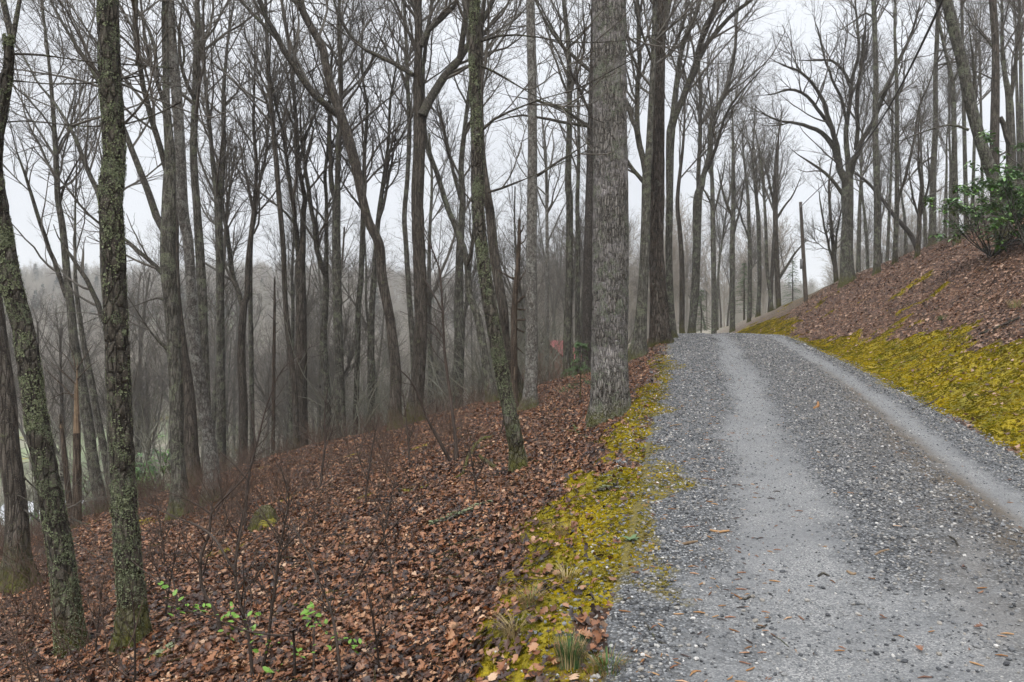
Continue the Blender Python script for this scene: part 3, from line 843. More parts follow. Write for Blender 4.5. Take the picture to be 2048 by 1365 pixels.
TREES = []
def build_tree(label, pts, limbs=(), Y=None, mat='grey', cat='tree', name='bare_tree', n1=22, n2=7, n3=5, n4=1, top=6.0, crown_from=.45,
               flare=.42, ridges=None, sides=18, step=.16, seed=None, group=None, up=.10, spread=(22, 50), lscale=1.0, lichen=0, limb_mat='limb', ext=True, depth_jit=.32, rough=.03, bottom=None):
    seed = seed if seed is not None else 1000+len(TREES)*17
    rng = np.random.default_rng(seed); rnd = random.Random(seed)
    u0, v0, w0 = pts[0]
    if Y is None: Y = hit(u0, v0, 45)
    P = [at(u, v, Y) for u, v, w in pts]; R = [w/2/F*Y for u, v, w in pts]
    # carry the foot down (or up) to the ground
    x0 = P[0][0]; g = gz(x0, Y)
    if P[0][2]-g > .12:
        dirn = P[0]-P[1]; dirn /= abs(dirn[2])+1e-6
        dirn[:2] = np.clip(dirn[:2], -.25, .25)
        n_ = P[0]+dirn*(P[0][2]-g); n_[2] = gz(n_[0], n_[1])-.05
        P.insert(0, n_); R.insert(0, R[0]*1.12)
    else:
        P[0][2] = g-.03
    foot = P[0].copy(); foot[2] += .03
    dirn = P[0]-P[1]; dirn = dirn/np.linalg.norm(dirn)
    P.insert(0, P[0]+np.array([dirn[0]*.3, 0, -.3])); R.insert(0, R[0]*1.12)
    zb = .3
    # the part of the stem above the frame
    if ext:
        dirn = P[-1]-P[-2]; dirn = dirn/np.linalg.norm(dirn)
        dirn = dirn*.6+np.array([0, 0, .4]); dirn /= np.linalg.norm(dirn)
        q, rr = P[-1].copy(), R[-1]
        for k in range(4):
            dirn = dirn + rng.normal(size=3)*.10; dirn[2] += .05; dirn /= np.linalg.norm(dirn)
            q = q+dirn*top/4; rr *= .72
            P.append(q.copy()); R.append(max(rr, .008))
    P, R = np.array(P), np.array(R)
    jit = rng.normal(size=len(P))*.0; jit = np.cumsum(rng.normal(size=len(P)))*.04; jit -= jit[1]; jit[:2] = 0
    P[:, 1] += jit
    root = empty(name, foot)
    v, q, grid, frame = trunk_mesh(P-foot, R, sides, step, flare, rough, ridges, seed, zb)
    me = mesh_np('trunk', v, q)
    add_obj('trunk', me, M[mat], root)
    Qp, Rp = resample(P-foot, R, 16)
    hgt = Qp[-1][2]
    src_P, src_R = [], []
    k0 = int(16*crown_from)
    a, b = resample(Qp[k0:], Rp[k0:], 12); src_P.append(a); src_R.append(b)
    for lm in limbs:
        dy = rnd.uniform(-1, 1)*depth_jit
        lp, lr = [], []
        n = len(lm)
        length = sum(math.hypot(lm[k+1][0]-lm[k][0], lm[k+1][1]-lm[k][1]) for k in range(n-1))/F*Y
        for k, (u, vv, w) in enumerate(lm):
            yy = Y + dy*length*(k/(n-1))
            lp.append(at(u, vv, yy)); lr.append(w/2/F*yy)
        dirn = lp[-1]-lp[-2]; dirn /= np.linalg.norm(dirn)
        q, rr = lp[-1].copy(), lr[-1]
        le = 1.0 if lm[-1][1] > 15 else 2.6
        for k in range(3):
            dirn = dirn + rng.normal(size=3)*.12; dirn[2] += .10; dirn /= np.linalg.norm(dirn)
            q = q+dirn*le/3; rr *= .6; lp.append(q.copy()); lr.append(max(rr, .006))
        # start inside the stem
        lp[0] = lp[0]*.5 + .5*np.array([lp[0][0], Y, lp[0][2]])
        lp, lr = np.array(lp)-foot, np.array(lr)
        K = max(10, int(length/.25))
        mb = MB()
        pe, re = resample(lp, lr, K)
        pe[1:-1] += rng.normal(size=pe[1:-1].shape)*re[1:-1, None]*.18
        mb.tubes(pe, re, 9 if re[0] > .05 else 6)
        add_obj('limb', mb.mesh('limb'), M[limb_mat], root)
        a, b = resample(lp, lr, 12); src_P.append(a); src_R.append(b)
    if n1:
        SP, SR = np.array(src_P), np.array(src_R)
        ls = lscale
        mb = MB()
        P1, R1 = offshoots(SP, SR, n1, .12, .98, spread, .45, (.9*ls, 3.6*ls), 8, .13, up, rng, .55, .010, .045)
        mb.tubes(P1, R1, 4)
        P2, R2 = offshoots(P1, R1, n1*n2, .12, .98, (22, 55), .5, (.35*ls, 1.7*ls), 5, .14, up*.8, rng, .6, .006, .016)
        mb.tubes(P2, R2, 3)
        if n3:
            P3, R3 = offshoots(P2, R2, n1*n2*n3, .15, 1.0, (20, 60), .55, (.22*ls, .8*ls), 3, .16, up*.5, rng, .6, .0035, .008)
            mb.tubes(P3, R3, 3)
            if n4:
                P4, R4 = offshoots(P3, R3, n1*n2*n3*n4, .2, 1.0, (20, 60), .6, (.14*ls, .4*ls), 2, .1, .05, rng, .7, .003, .005)
                mb.tubes(P4, R4, 3)
        add_obj('crown', mb.mesh('crown', False), M['twig'], root)
    if lichen:
        # crusty lichen rosettes standing proud of the bark
        Kk, S = grid.shape[:2]
        top_k = max(2, int(np.sum(grid.mean(1)[:, 2]+foot[2] < 8.5)))
        kk = rng.integers(1, top_k, lichen*3); ss = rng.integers(0, S, lichen*3)
        p = grid[kk, ss]; c0 = grid.mean(1)[kk]
        nz = .6*vnoise(p[:, 0]*5+seed, p[:, 1]*5, p[:, 2]*2.0, seed=4)+.4*vnoise(p[:, 0]*17+seed, p[:, 1]*17, p[:, 2]*9, seed=6)
        sel = np.where(nz+rng.uniform(-.05, .05, len(nz)) > .53)[0][:lichen]
        p, c0, kk = p[sel], c0[sel], kk[sel]; n_ = len(sel)
        nrm = p-c0; nrm[:, 2] = 0; nrm /= np.linalg.norm(nrm, axis=-1, keepdims=True)+1e-9
        t1 = np.stack([-nrm[:, 1], nrm[:, 0], 0*nrm[:, 0]], -1); t2 = np.tile([0., 0, 1], (n_, 1))
        o_ = p + t1*rng.uniform(-.5, .5, (n_, 1))*6.28*R[1]/S + t2*rng.uniform(-.5, .5, (n_, 1))*step + nrm*.002
        rr = (rng.uniform(.003, .0075, n_)*(1+1.0*rng.random(n_)**6))[:, None]
        Vs = [o_]
        for q in range(5):
            th = rng.uniform(0, .8, (n_, 1))+q*1.2566
            Vs.append(o_+(t1*np.cos(th)+t2*np.sin(th))*rr*rng.uniform(.5, 1.3, (n_, 1))+nrm*rng.uniform(.001, .006, (n_, 1)))
        V = np.stack(Vs, 1).reshape(-1, 3); i_ = np.arange(n_)*6
        tr_ = np.concatenate([np.stack([i_, i_+1+q, i_+1+(q+1) % 5], -1) for q in range(5)])
        lo = add_obj('lichen', mesh_np('lichen', V, None, tr_, False), M['lichen_flake'], root)
        lo['kind'] = 'stuff'
    tag(root, label, cat, group)
    TREES.append(root)
    return root, foot, Y

T = build_tree
# ---- nearest stems on the left slope
T('lichen-crusted tree leaning out of the picture at the left, forked high up', [(146,1300,60),(141,1240,53),(129,1125,48),(105,970,44),(79,815,42),(49,660,40),(22,554,40),(5,450,36),(-1,350,33),(5,270,27),(14,200,22),(22,130,19),(25,80,18)],
  [[(25,84,13),(12,40,12),(4,0,11),(-8,-110,9)], [(25,80,11),(33,40,9),(40,0,8),(58,-120,6)], [(10,108,4),(45,106,5),(90,110,4),(145,119,2)], [(2,160,5),(25,161,5),(48,164,2)], [(2,245,3),(40,240,3),(95,243,3),(150,255,2)]],
  mat='lichen', n1=12, n2=5, n3=3, n4=0, sides=40, step=.045, ridges=(3.2, 4.0, .012), lichen=10000, top=4, ext=False, rough=.035, flare=.3, crown_from=.8)
T('straight lichen-covered trunk, thickest on the near left, mossy at its foot', [(266,1286,66),(264,1240,55),(262,1200,51),(256,1021,48),(249,841,45),(243,660,45),(239,520,44),(237,400,43),(236,308,42),(232,150,41),(228,0,39),(224,-150,36)],
  [], mat='lichen', n1=14, n2=5, n3=3, n4=0, sides=40, step=.045, ridges=(3.2, 4.0, .012), lichen=10000, top=9, crown_from=.7, rough=.035, flare=.3)
T('dark moss-footed tree at the left edge behind the lichen-crusted leaning one', [(36,1178,70),(36,1108,42),(26,1000,38),(12,892,40),(0,800,40),(-16,700,39),(-38,550,37),(-66,350,34)],
  [[(10,905,9),(30,935,7),(56,965,3)], [(20,1000,6),(50,1018,5),(85,1050,2)], [(15,985,4),(40,990,3),(62,1003,1)]], mat='brown', n1=8, n2=5, n3=3, n4=0, sides=28, step=.08, flare=.55, top=6, crown_from=.8)
T('slim leaning lichen tree rooted alone in the leaves, bending left as it rises', [(1038,940,40),(1034,905,32),(1026,860,30),(1014,800,29),(997,708,29),(986,646,28),(971,554,27),(960,460,25),(956,400,25),(954,277,25),(950,185,23),(948,92,23),(950,0,22),(950,-120,20)],
  [[(962,262,6),(975,240,6),(1000,228,5),(1030,222,4),(1060,205,3),(1100,192,2)], [(962,82,6),(985,72,5),(1010,66,4),(1070,72,3),(1140,86,2)], [(975,385,5),(1000,378,5),(1040,362,4),(1056,356,2)], [(958,130,5),(985,142,5),(1020,160,4),(1056,186,2)]],
  mat='lichen', n1=22, n2=6, n3=4, n4=1, sides=36, step=.05, ridges=(3.0, 4.0, .010), lichen=8000, top=7, crown_from=.62, rough=.05)
T('big straight grey trunk with pale lilac bands beside the gravel verge', [(1220,832,90),(1219,800,78),(1218,760,75),(1219,700,73),(1221,585,72),(1222,400,71),(1220,200,69),(1219,0,67),(1218,-200,63),(1216,-420,56)],
  [], mat='tulip', n1=16, n2=5, n3=3, n4=0, sides=96, step=.04, ridges=(8.0, 2.0, .016), top=9, crown_from=.75, rough=.012, flare=.3)
T('tall brown furrowed trunk standing at the road crest, widening at its foot', [(1323,688,48),(1320,660,40),(1317,585,34),(1314,492,29),(1315,400,29),(1316,246,28),(1318,123,28),(1322,0,27),(1326,-160,25)],
  [[(1328,60,12),(1338,20,11),(1344,-30,10)]], mat='furrow', n1=14, n2=6, n3=4, n4=1, sides=80, step=.06, ridges=(6.5, .55, .035), top=8, crown_from=.68, rough=.02)
T('dark broad tree whose right limb crosses behind a leaning lichen trunk', [(829,846,46),(831,800,31),(836,738,28),(840,646,27),(839,554,26),(835,450,26),(833,400,26),(837,308,25),(838,246,25),(837,205,24),(834,170,18),(835,138,17),(836,92,17),(835,30,16),(834,0,16)],
  [[(844,232,21),(852,212,19),(860,197,18),(883,163,17),(905,138,16),(923,114,14),(936,95,13),(950,70,11),(966,43,10),(985,6,9),(1005,-50,7)], [(919,118,12),(924,85,12),(928,50,11),(932,0,10),(936,-60,8)],
   [(843,92,11),(848,62,11),(858,48,11),(871,40,11),(890,26,10),(918,18,8),(924,-20,6)], [(826,150,10),(812,138,9),(800,132,9),(785,120,9),(754,108,8),(726,105,7),(711,83,7),(689,62,6),(683,46,6),(677,25,5),(665,0,4)]],
  mat='brown', n1=46, n2=7, n3=5, n4=1, sides=34, step=.09, ridges=(4.5, 1.6, .02), flare=.4, top=6)
T('crooked dark tree bending left and splitting into two long bare limbs', [(790,862,34),(791,800,24),(791,738,22),(781,646,19),(764,554,20),(760,492,19),(739,446,18),(727,400,18),(714,338,19),(697,277,21),(682,231,20),(676,213,18),(661,169,16),(650,126,16),(644,95,16),(628,65,15),(612,37,15),(597,6,14),(575,-40,13)],
  [[(676,230,15),(666,221,14),(646,206,13),(621,181,13),(591,141,13),(572,108,12),(554,74,11),(535,37,9),(523,15,8),(512,-15,7),(490,-80,5)], [(556,80,8),(540,62,7),(523,43,7),(498,21,7),(477,0,6)]],
  mat='brown', n1=34, n2=7, n3=5, n4=1, sides=30, step=.09, flare=.3, top=6)
T('pale mottled upright trunk, right of the slim leaning lichen tree', [(1060,815,36),(1061,780,27),(1063,708,25),(1063,554,22),(1064,400,20),(1065,308,19),(1064,154,18),(1062,60,18),(1061,0,17),(1060,-120,15)],
  [[(1074,352,6),(1090,340,6),(1110,325,5),(1130,318,4),(1150,302,3),(1180,282,2)], [(1074,200,5),(1095,208,4),(1130,225,3),(1160,245,2)]],
  mat='pale', n1=20, n2=6, n3=4, n4=1, sides=30, step=.08, top=7, crown_from=.6)
T('mossy twin stem leaning close behind the slim lichen tree', [(1042,812,36),(1036,770,22),(1022,720,19),(1011,677,18),(1006,615,19),(990,523,20),(981,431,18),(976,400,17),(966,330,15),(962,250,13),(962,150,11),(964,50,9)],
  [], mat='brown', n1=14, n2=6, n3=4, n4=1, sides=26, step=.09, top=5, flare=.6)
T('curved mossy tree sweeping left from a hooked base by the lichen stem', [(988,806,30),(976,754,17),(966,692,16),(954,631,15),(938,585,14),(933,523,13),(914,461,12),(893,410,11),(874,348,10),(854,290,9),(848,246,8),(846,180,7),(848,110,6)],
  [[(934,530,9),(943,510,8),(947,480,8),(950,430,7),(946,380,6)]], mat='grey', n1=18, n2=7, n3=5, n4=1, sides=22, step=.1, top=4)
T('grey many-limbed tree, its long left limb passing behind the thick lichen trunk', [(360,1032,42),(357,960,28),(353,900,25),(351,800,27),(347,700,27),(343,620,28),(340,540,29),(340,480,28),(342,430,27),(343,380,24),(344,308,20),(341,215,14),(337,150,13),(334,92,13),(334,0,12)],
  [[(336,475,17),(318,440,15),(305,410,14),(290,370,13),(275,325,12),(262,295,11),(250,255,10),(232,220,10),(213,190,10),(198,165,9),(191,140,8),(160,110,7),(140,70,6),(115,30,5),(100,0,4)],
   [(336,560,11),(322,542,10),(308,530,9),(285,510,8),(262,485,7),(240,470,5)], [(336,352,12),(323,286,11),(308,250,11),(292,215,11),(286,180,10),(274,132,10),(271,86,10),(269,0,9)],
   [(338,235,9),(323,200,9),(314,172,8),(314,95,8),(295,50,6),(277,25,5)], [(334,600,10),(322,596,8),(316,592,4),(290,605,2),(262,615,1)], [(338,700,9),(325,690,8),(305,672,4),(285,640,3),(268,612,2)]],
  mat='grey', n1=48, n2=7, n3=5, n4=1, sides=28, step=.1, top=6)
T('grey trunk blotched with white lichen, right beside the many-limbed grey tree', [(425,1003,40),(420,900,25),(408,800,23),(398,720,22),(388,640,20),(382,560,19),(374,480,20),(367,420,22),(361,280,20),(355,185,20),(348,92,18),(342,0,14),(338,-100,11)],
  [[(362,140,5),(372,120,5),(368,90,4),(356,65,3)]], mat='pale', n1=18, n2=7, n3=4, n4=1, sides=26, step=.1, top=5, crown_from=.6)
T('brown trunk with a wide foot leaning left behind two grey trees', [(384,978,42),(383,900,30),(378,800,26),(367,700,17),(358,600,13),(352,500,12),(350,380,10)], [], mat='brown', n1=10, n2=6, n3=4, n4=1, top=7)
T('grey-brown stem rising close behind the white-blotched trunk, forked near the top', [(416,900,18),(412,820,17),(408,677,17),(405,600,18),(400,523,18),(392,420,15),(385,308,14),(389,185,14),(393,92,13),(394,46,12),(391,0,10)],
  [[(388,195,9),(378,175,8),(363,140,7),(358,100,6),(357,60,5)], [(393,60,7),(380,40,6),(368,10,5)]], Y=19, mat='grey', n1=22, n2=7, n3=5, n4=1, top=5)
T('slender tree standing hidden behind the thickest lichen trunk, curving up left', [(224,850,18),(221,760,17),(218,646,16),(212,560,14),(208,480,13),(205,420,12),(197,385,10),(181,350,9),(166,300,8),(154,270,7),(120,212,5),(85,170,4)],
  [[(216,655,12),(200,620,10),(185,580,9),(165,545,8),(145,517,7)]], Y=19, mat='grey', n1=24, n2=7, n3=5, n4=1, top=2.5)
T('slim straight stem with a left fork, between the two lichen trunks', [(207,1040,25),(190,930,22),(176,850,20),(162,760,19),(152,690,17),(145,615,15),(138,550,14),(133,500,13),(130,450,12),(124,400,11),(121,350,10),(120,300,9),(118,220,8),(115,150,6)],
  [[(134,595,10),(120,553,9),(98,500,8),(89,470,8),(70,415,7),(58,370,6),(40,320,4)], [(121,400,6),(130,370,5),(142,345,4),(158,318,3)]], Y=20, mat='grey', n1=36, n2=7, n3=5, n4=1, top=4)
T('thin double stem leaning left behind the splintered snag', [(222,1010,16),(212,930,15),(196,840,13),(182,760,12),(170,700,10),(160,640,9),(150,560,7),(146,480,5)], [], Y=21, mat='grey', n1=14, n2=6, n3=4, n4=1, top=4)
T('tree forking at mid height, just right of the white-blotched trunk', [(443,930,19),(441,800,17),(440,650,16),(439,520,15),(436,420,15),(433,385,13),(425,330,9),(420,270,8),(412,200,7),(405,100,6)],
  [[(438,410,11),(444,370,9),(447,300,9),(447,250,8),(447,180,8),(452,110,6),(465,20,4)]], Y=25, mat='grey', n1=30, n2=8, n3=5, n4=1, top=3)
T('twin-forked dark stem with yellow moss where it swells', [(486,900,18),(484,800,17),(480,720,16),(483,660,14),(487,609,14),(492,590,11),(495,523,10),(502,461,9),(508,400,8),(512,330,7),(508,250,6)],
  [[(486,618,11),(480,592,10),(461,538,10),(457,477,9),(449,440,8),(443,400,7),(440,340,5)]], Y=25, mat='brown', n1=28, n2=8, n3=5, n4=1, top=4)
T('thin straight stem right of the twin-forked dark tree', [(505,900,10),(504,700,9),(503,570,9),(507,480,8),(515,430,7),(521,380,6),(535,310,5),(540,240,4)], [], Y=28, mat='grey', n1=18, n2=7, n3=5, n4=1, top=4)
T('long thin dark stem rising unforked almost to the top, left of centre', [(592,880,13),(585,770,12),(578,708,11),(571,646,11),(567,585,10),(564,492,10),(558,410,10),(551,323,10),(546,262,9),(540,200,8),(534,123,8),(532,46,7),(531,0,6)], [], Y=24, mat='brown', n1=20, n2=7, n3=5, n4=1, top=3, crown_from=.5)
T('thick double trunk parting into two stems at half height', [(604,900,26),(604,780,23),(604,600,21),(603,530,20),(608,500,12),(609,430,11),(612,400,10),(606,370,9),(597,323,9),(594,260,8),(589,200,7),(586,150,6),(590,90,5)],
  [[(600,525,12),(592,470,10),(590,440,9),(585,400,8),(575,330,7),(565,260,6),(550,200,5),(540,150,4)]], Y=26, mat='brown', n1=36, n2=8, n3=5, n4=1, top=3)
T('wishbone-forked grey tree, left of the mossy forked column', [(652,860,18),(652,800,17),(645,708,16),(645,660,14),(650,585,12),(650,540,12),(652,500,8),(652,461,8),(652,400,7),(649,350,7),(654,300,6),(657,246,5)],
  [[(650,548,11),(643,529,10),(631,486,10),(626,431,9),(620,400,9),(612,350,8),(606,300,6),(600,250,5)]], Y=26, mat='grey', n1=34, n2=8, n3=5, n4=1, top=4)
T('mossy grey column splitting high into two upright stems', [(684,860,20),(682,800,19),(678,677,18),(675,585,18),(673,492,17),(673,400,17),(676,370,11),(678,308,11),(683,185,9),(681,92,8),(678,31,7)],
  [[(671,400,11),(662,370,10),(660,308,9),(658,246,8),(660,185,7),(664,110,5)]], Y=25, mat='grey', n1=32, n2=8, n3=5, n4=1, top=3)
T('slim stem directly left of the crooked dark tree', [(711,840,11),(715,708,11),(718,615,11),(723,554,11),(726,460,11),(728,380,9),(730,300,7),(735,220,6)], [], Y=26, mat='grey', n1=20, n2=8, n3=5, n4=1, top=4)
T('grey stem half hidden by the crooked dark tree', [(742,850,16),(741,770,15),(741,646,13),(748,538,11),(755,440,10),(765,360,8),(775,280,6),(778,200,5)], [[(757,440,7),(770,400,6),(776,360,5),(790,290,4)]], Y=26, mat='grey', n1=26, n2=8, n3=5, n4=1, top=4)
T('thin grey stem close to the left side of the dark broad tree', [(828,760,11),(825,680,11),(818,585,11),(812,492,10),(808,430,10),(814,350,9),(818,250,9),(814,150,8),(812,80,7),(808,0,6)], [], Y=25, mat='grey', n1=18, n2=8, n3=5, n4=1, top=4)
T('upright grey tree between the dark broad tree and the curved mossy one', [(915,800,22),(918,700,20),(917,620,19),(918,554,17),(920,480,15),(925,400,13),(922,330,11),(930,250,9),(938,180,7)], [[(922,400,8),(908,350,7),(895,290,6),(880,220,4)]], Y=27, mat='grey', n1=28, n2=8, n3=5, n4=1, top=4)
T('straight tree left of the dark scaly pine, thin at the top', [(1134,735,16),(1134,677,16),(1138,554,15),(1139,400,14),(1136,370,13),(1139,215,11),(1136,92,9),(1127,0,8)], [[(1137,110,6),(1115,75,5),(1098,45,4),(1080,10,3)]], Y=24, mat='grey', n1=22, n2=8, n3=5, n4=1, top=4)
T('dark scaly pine with dead side limbs, close left of the big grey trunk', [(1172,720,18),(1173,677,18),(1175,523,18),(1178,400,17),(1180,277,14),(1182,185,11),(1184,100,9),(1185,0,8)],
  [[(1174,252,7),(1140,246,6),(1110,240,6),(1080,237,5),(1040,226,4),(1010,238,3)], [(1174,250,7),(1150,232,6),(1110,210,5),(1078,203,4),(1040,195,2)], [(1184,145,8),(1160,125,8),(1135,103,7),(1110,80,6),(1090,40,5),(1075,15,4)], [(1182,190,5),(1160,172,4),(1140,150,3)]],
  Y=22, mat='pine', name='pine_tree', n1=26, n2=7, n3=4, n4=1, top=3, spread=(45, 80), up=.02)
T('slim stem between the straight tree and the dark scaly pine', [(1155,735,10),(1155,620,10),(1156,500,9),(1155,400,8),(1158,300,7),(1156,200,5)], [], Y=28, mat='grey', n1=14, n2=7, n3=5, n4=1, top=4)
T('narrow pale stem between the mottled trunk and the straight tree', [(1094,730,8),(1094,600,7),(1094,480,7),(1093,380,6),(1091,300,5)], [], Y=38, mat='pale', n1=16, n2=7, n3=5, n4=1, top=5)
T('fork-limbed tree leaning right, just behind the furrowed trunk', [(1277,700,34),(1279,677,27),(1285,585,20),(1290,492,19),(1292,400,18),(1293,355,18),(1297,310,15),(1300,250,12),(1305,150,11),(1308,50,9),(1308,0,8)],
  [[(1292,350,13),(1282,300,12),(1275,265,12),(1272,230,10),(1276,170,9),(1280,110,9),(1276,40,9),(1275,0,8)], [(1275,270,9),(1264,240,9),(1256,215,9),(1250,205,8)], [(1288,365,9),(1270,345,8),(1257,325,7),(1240,300,5)], [(1303,120,6),(1290,85,5),(1282,60,5),(1270,20,4)]],
  Y=21, mat='grey', n1=36, n2=8, n3=5, n4=1, top=4, sides=24)
T('fan-limbed tree right behind the furrowed trunk, long arms over the road', [(1346,685,17),(1340,600,15),(1338,500,14),(1339,400,14),(1340,308,16),(1342,262,18),(1346,235,13),(1354,170,11),(1363,108,10),(1375,68,10),(1397,18,8)],
  [[(1343,258,15),(1350,230,14),(1366,200,13),(1385,148,14),(1397,108,13),(1412,46,10),(1440,0,8),(1460,-40,6)], [(1384,150,13),(1392,126,12),(1403,100,11),(1434,62,9),(1465,28,8),(1502,0,7),(1540,-30,5)], [(1338,110,7),(1360,75,6),(1372,30,6),(1376,0,5)]],
  Y=27, mat='grey', n1=46, n2=8, n3=5, n4=1, top=5)
T('vase-shaped tree left of the road crest, spreading to the right', [(1383,672,15),(1384,650,14),(1389,585,16),(1392,492,16),(1394,400,18),(1403,370,12),(1406,354,11),(1418,308,10),(1419,262,9),(1434,215,8),(1455,169,7),(1465,117,6),(1471,46,4)],
  [[(1394,405,11),(1396,385,9),(1400,292,8),(1402,185,7),(1397,123,5)], [(1410,345,8),(1432,300,7),(1440,262,6),(1455,220,5),(1480,185,4),(1510,155,3)]], Y=33, mat='grey', n1=44, n2=8, n3=5, n4=1, top=3)
T('thin stem just left of the vase-shaped tree', [(1366,675,11),(1364,665,11),(1364,540,10),(1360,460,9),(1355,400,8),(1366,300,6)], [], Y=33, mat='brown', n1=14, n2=7, n3=5, n4=1, top=5)
T('straight slender trunk above the left wheel track at the crest', [(1428,672,11),(1428,600,10),(1427,500,10),(1426,400,9),(1424,340,7),(1424,290,5)], [[(1427,420,5),(1415,390,4),(1400,370,3)], [(1427,430,5),(1440,380,4),(1448,340,3)]], Y=44, mat='grey', n1=16, n2=8, n3=5, n4=1, top=3)
T('straight trunk above the middle of the road crest', [(1465,672,11),(1465,600,10),(1465,492,10),(1467,400,9),(1467,330,7),(1466,270,5)], [[(1466,440,6),(1450,400,5),(1440,360,4)], [(1467,470,5),(1480,420,4),(1488,360,3)]], Y=44, mat='grey', n1=17, n2=8, n3=5, n4=1, top=3)
T('dead-topped crooked tree beside the utility pole, left of it', [(1560,640,11),(1557,620,10),(1553,540,10),(1550,450,10),(1550,400,9),(1549,360,7),(1551,310,5)], [[(1556,560,7),(1575,530,5),(1590,505,4),(1605,490,3)], [(1551,440,6),(1570,410,4),(1588,390,3),(1596,368,2)], [(1550,420,6),(1540,370,5),(1530,330,4)]], Y=46, mat='brown', n1=15, n2=8, n3=5, n4=1, top=3)
T('bent tree curving up from the mossy mound past the crest', [(1551,648,9),(1545,620,8),(1538,570,7),(1533,520,7),(1530,450,6),(1525,380,5),(1518,310,4)], [], Y=46, mat='grey', n1=13, n2=8, n3=5, n4=1, top=3)
T('first of the slim crest trees left of the mossy mound', [(1498,672,8),(1499,560,8),(1497,450,7),(1494,380,6),(1486,310,4)], [[(1498,480,4),(1484,440,4),(1470,400,3)]], Y=46, mat='grey', n1=14, n2=8, n3=5, n4=1, top=3)
T('second of the slim crest trees left of the mossy mound', [(1516,668,9),(1518,560,8),(1516,450,8),(1513,400,7),(1505,320,5)], [], Y=48, mat='grey', n1=14, n2=8, n3=5, n4=1, top=4)
# ---- on the bank to the right
T('wide-crowned oak on the bank with low spreading limbs', [(1696,566,30),(1695,540,25),(1695,480,23),(1696,435,21),(1695,385,24),(1698,345,14),(1697,320,11),(1693,262,9),(1702,200,8),(1706,154,7),(1717,108,6),(1714,46,5)],
  [[(1692,375,17),(1683,350,15),(1676,325,13),(1668,292,12),(1650,270,9),(1628,255,8),(1590,246,6),(1560,243,4),(1530,230,3)], [(1676,320,12),(1672,285,10),(1662,250,9),(1647,203,8),(1628,170,6),(1600,140,5),(1565,130,3)],
   [(1662,255,8),(1640,225,7),(1615,190,6),(1580,175,5),(1545,190,3)], [(1698,355,13),(1706,325,12),(1718,292,10),(1745,246,9),(1770,185,8),(1795,125,7),(1820,75,5),(1835,30,4)], [(1712,300,9),(1716,260,8),(1714,200,8),(1722,130,7),(1730,60,5)],
   [(1690,395,8),(1672,368,7),(1650,345,6),(1628,330,5),(1605,315,3)], [(1700,165,6),(1680,130,6),(1660,118,5),(1628,122,4)], [(1696,250,7),(1684,200,6),(1665,160,5),(1650,120,4),(1636,60,3)]],
  mat='grey', name='oak_tree', n1=70, n2=8, n3=5, n4=1, top=3, sides=28, step=.1, spread=(25, 60))
T('straight pole-like trunk right of the wide-crowned oak', [(1754,548,15),(1753,527,13),(1752,400,12),(1749,250,11),(1749,154,10),(1746,0,9)], [[(1751,205,6),(1772,172,6),(1794,130,5),(1815,90,4),(1840,40,3)], [(1748,40,4),(1735,20,4),(1715,38,3),(1690,55,2)]], mat='grey', n1=16, n2=7, n3=5, n4=1, top=4, crown_from=.6)
T('thin upright bank tree right of the pole-like trunk', [(1790,528,11),(1790,500,10),(1792,400,9),(1792,250,8),(1791,150,7),(1788,60,5)], [[(1792,200,5),(1808,170,4),(1808,145,3)], [(1792,420,6),(1803,380,6),(1818,330,6),(1828,280,5),(1838,210,4),(1862,160,3)], [(1792,230,4),(1775,210,4),(1760,190,3)]], mat='grey', n1=22, n2=8, n3=5, n4=1, top=4)
T('dead stem propped slantwise against the thin bank tree', [(1836,500,10),(1824,470,10),(1806,448,9),(1790,430,8),(1765,395,7),(1738,365,6),(1712,345,4)], [], mat='pine', name='leaning_dead_tree', n1=6, n2=4, n3=2, n4=0, ext=False)
T('straight tall tree on the bank just left of the evergreen bush', [(1866,492,17),(1866,465,14),(1867,350,12),(1870,250,10),(1869,154,9),(1873,46,8),(1874,0,7)], [[(1870,310,4),(1850,322,4),(1830,340,3),(1810,370,2)]], mat='grey', n1=16, n2=7, n3=5, n4=1, top=4, spread=(45, 85), up=.02)
T('slim tree rising behind the left end of the evergreen bush', [(1914,470,14),(1913,430,13),(1909,300,10),(1908,200,9),(1905,150,8),(1890,90,6),(1878,30,5)], [[(1908,160,5),(1916,148,5),(1920,120,4)]], Y=27, mat='grey', n1=18, n2=8, n3=5, n4=1, top=3)
T('stout tree leaning left over the bank, rooted behind the evergreen bush', [(2005,440,28),(1995,380,24),(1970,308,21),(1942,215,21),(1920,123,21),(1905,62,20),(1887,0,20),(1870,-50,18),(1845,-130,15)],
  [[(1886,6,10),(1868,-8,9),(1845,-30,7),(1820,-60,5)], [(1940,210,7),(1948,170,6),(1950,140,5),(1944,100,4)], [(1938,260,6),(1925,250,5),(1895,248,4),(1850,262,3),(1810,280,2)]], Y=22, mat='grey', n1=22, n2=8, n3=5, n4=1, top=5, sides=24)
T('upright dark tree crossing the stout leaning one, at the right', [(1991,420,19),(1988,350,18),(1988,277,17),(1990,185,15),(1991,92,13),(1983,0,13),(1978,-80,11)], [[(2000,235,10),(2012,260,9),(2016,290,9)], [(1990,100,5),(1970,75,4),(1950,55,3)], [(1991,160,4),(1970,150,3),(1945,140,2)]], Y=25, mat='brown', n1=24, n2=8, n3=5, n4=1, top=4)
T('grey forked tree at the right edge above the evergreen bush', [(2026,420,19),(2023,300,18),(2018,200,13),(2010,150,9),(2004,90,7),(2002,20,5)], [[(2019,205,9),(2028,150,8),(2035,90,6),(2040,20,5)]], Y=27, mat='grey', n1=26, n2=8, n3=5, n4=1, top=4)
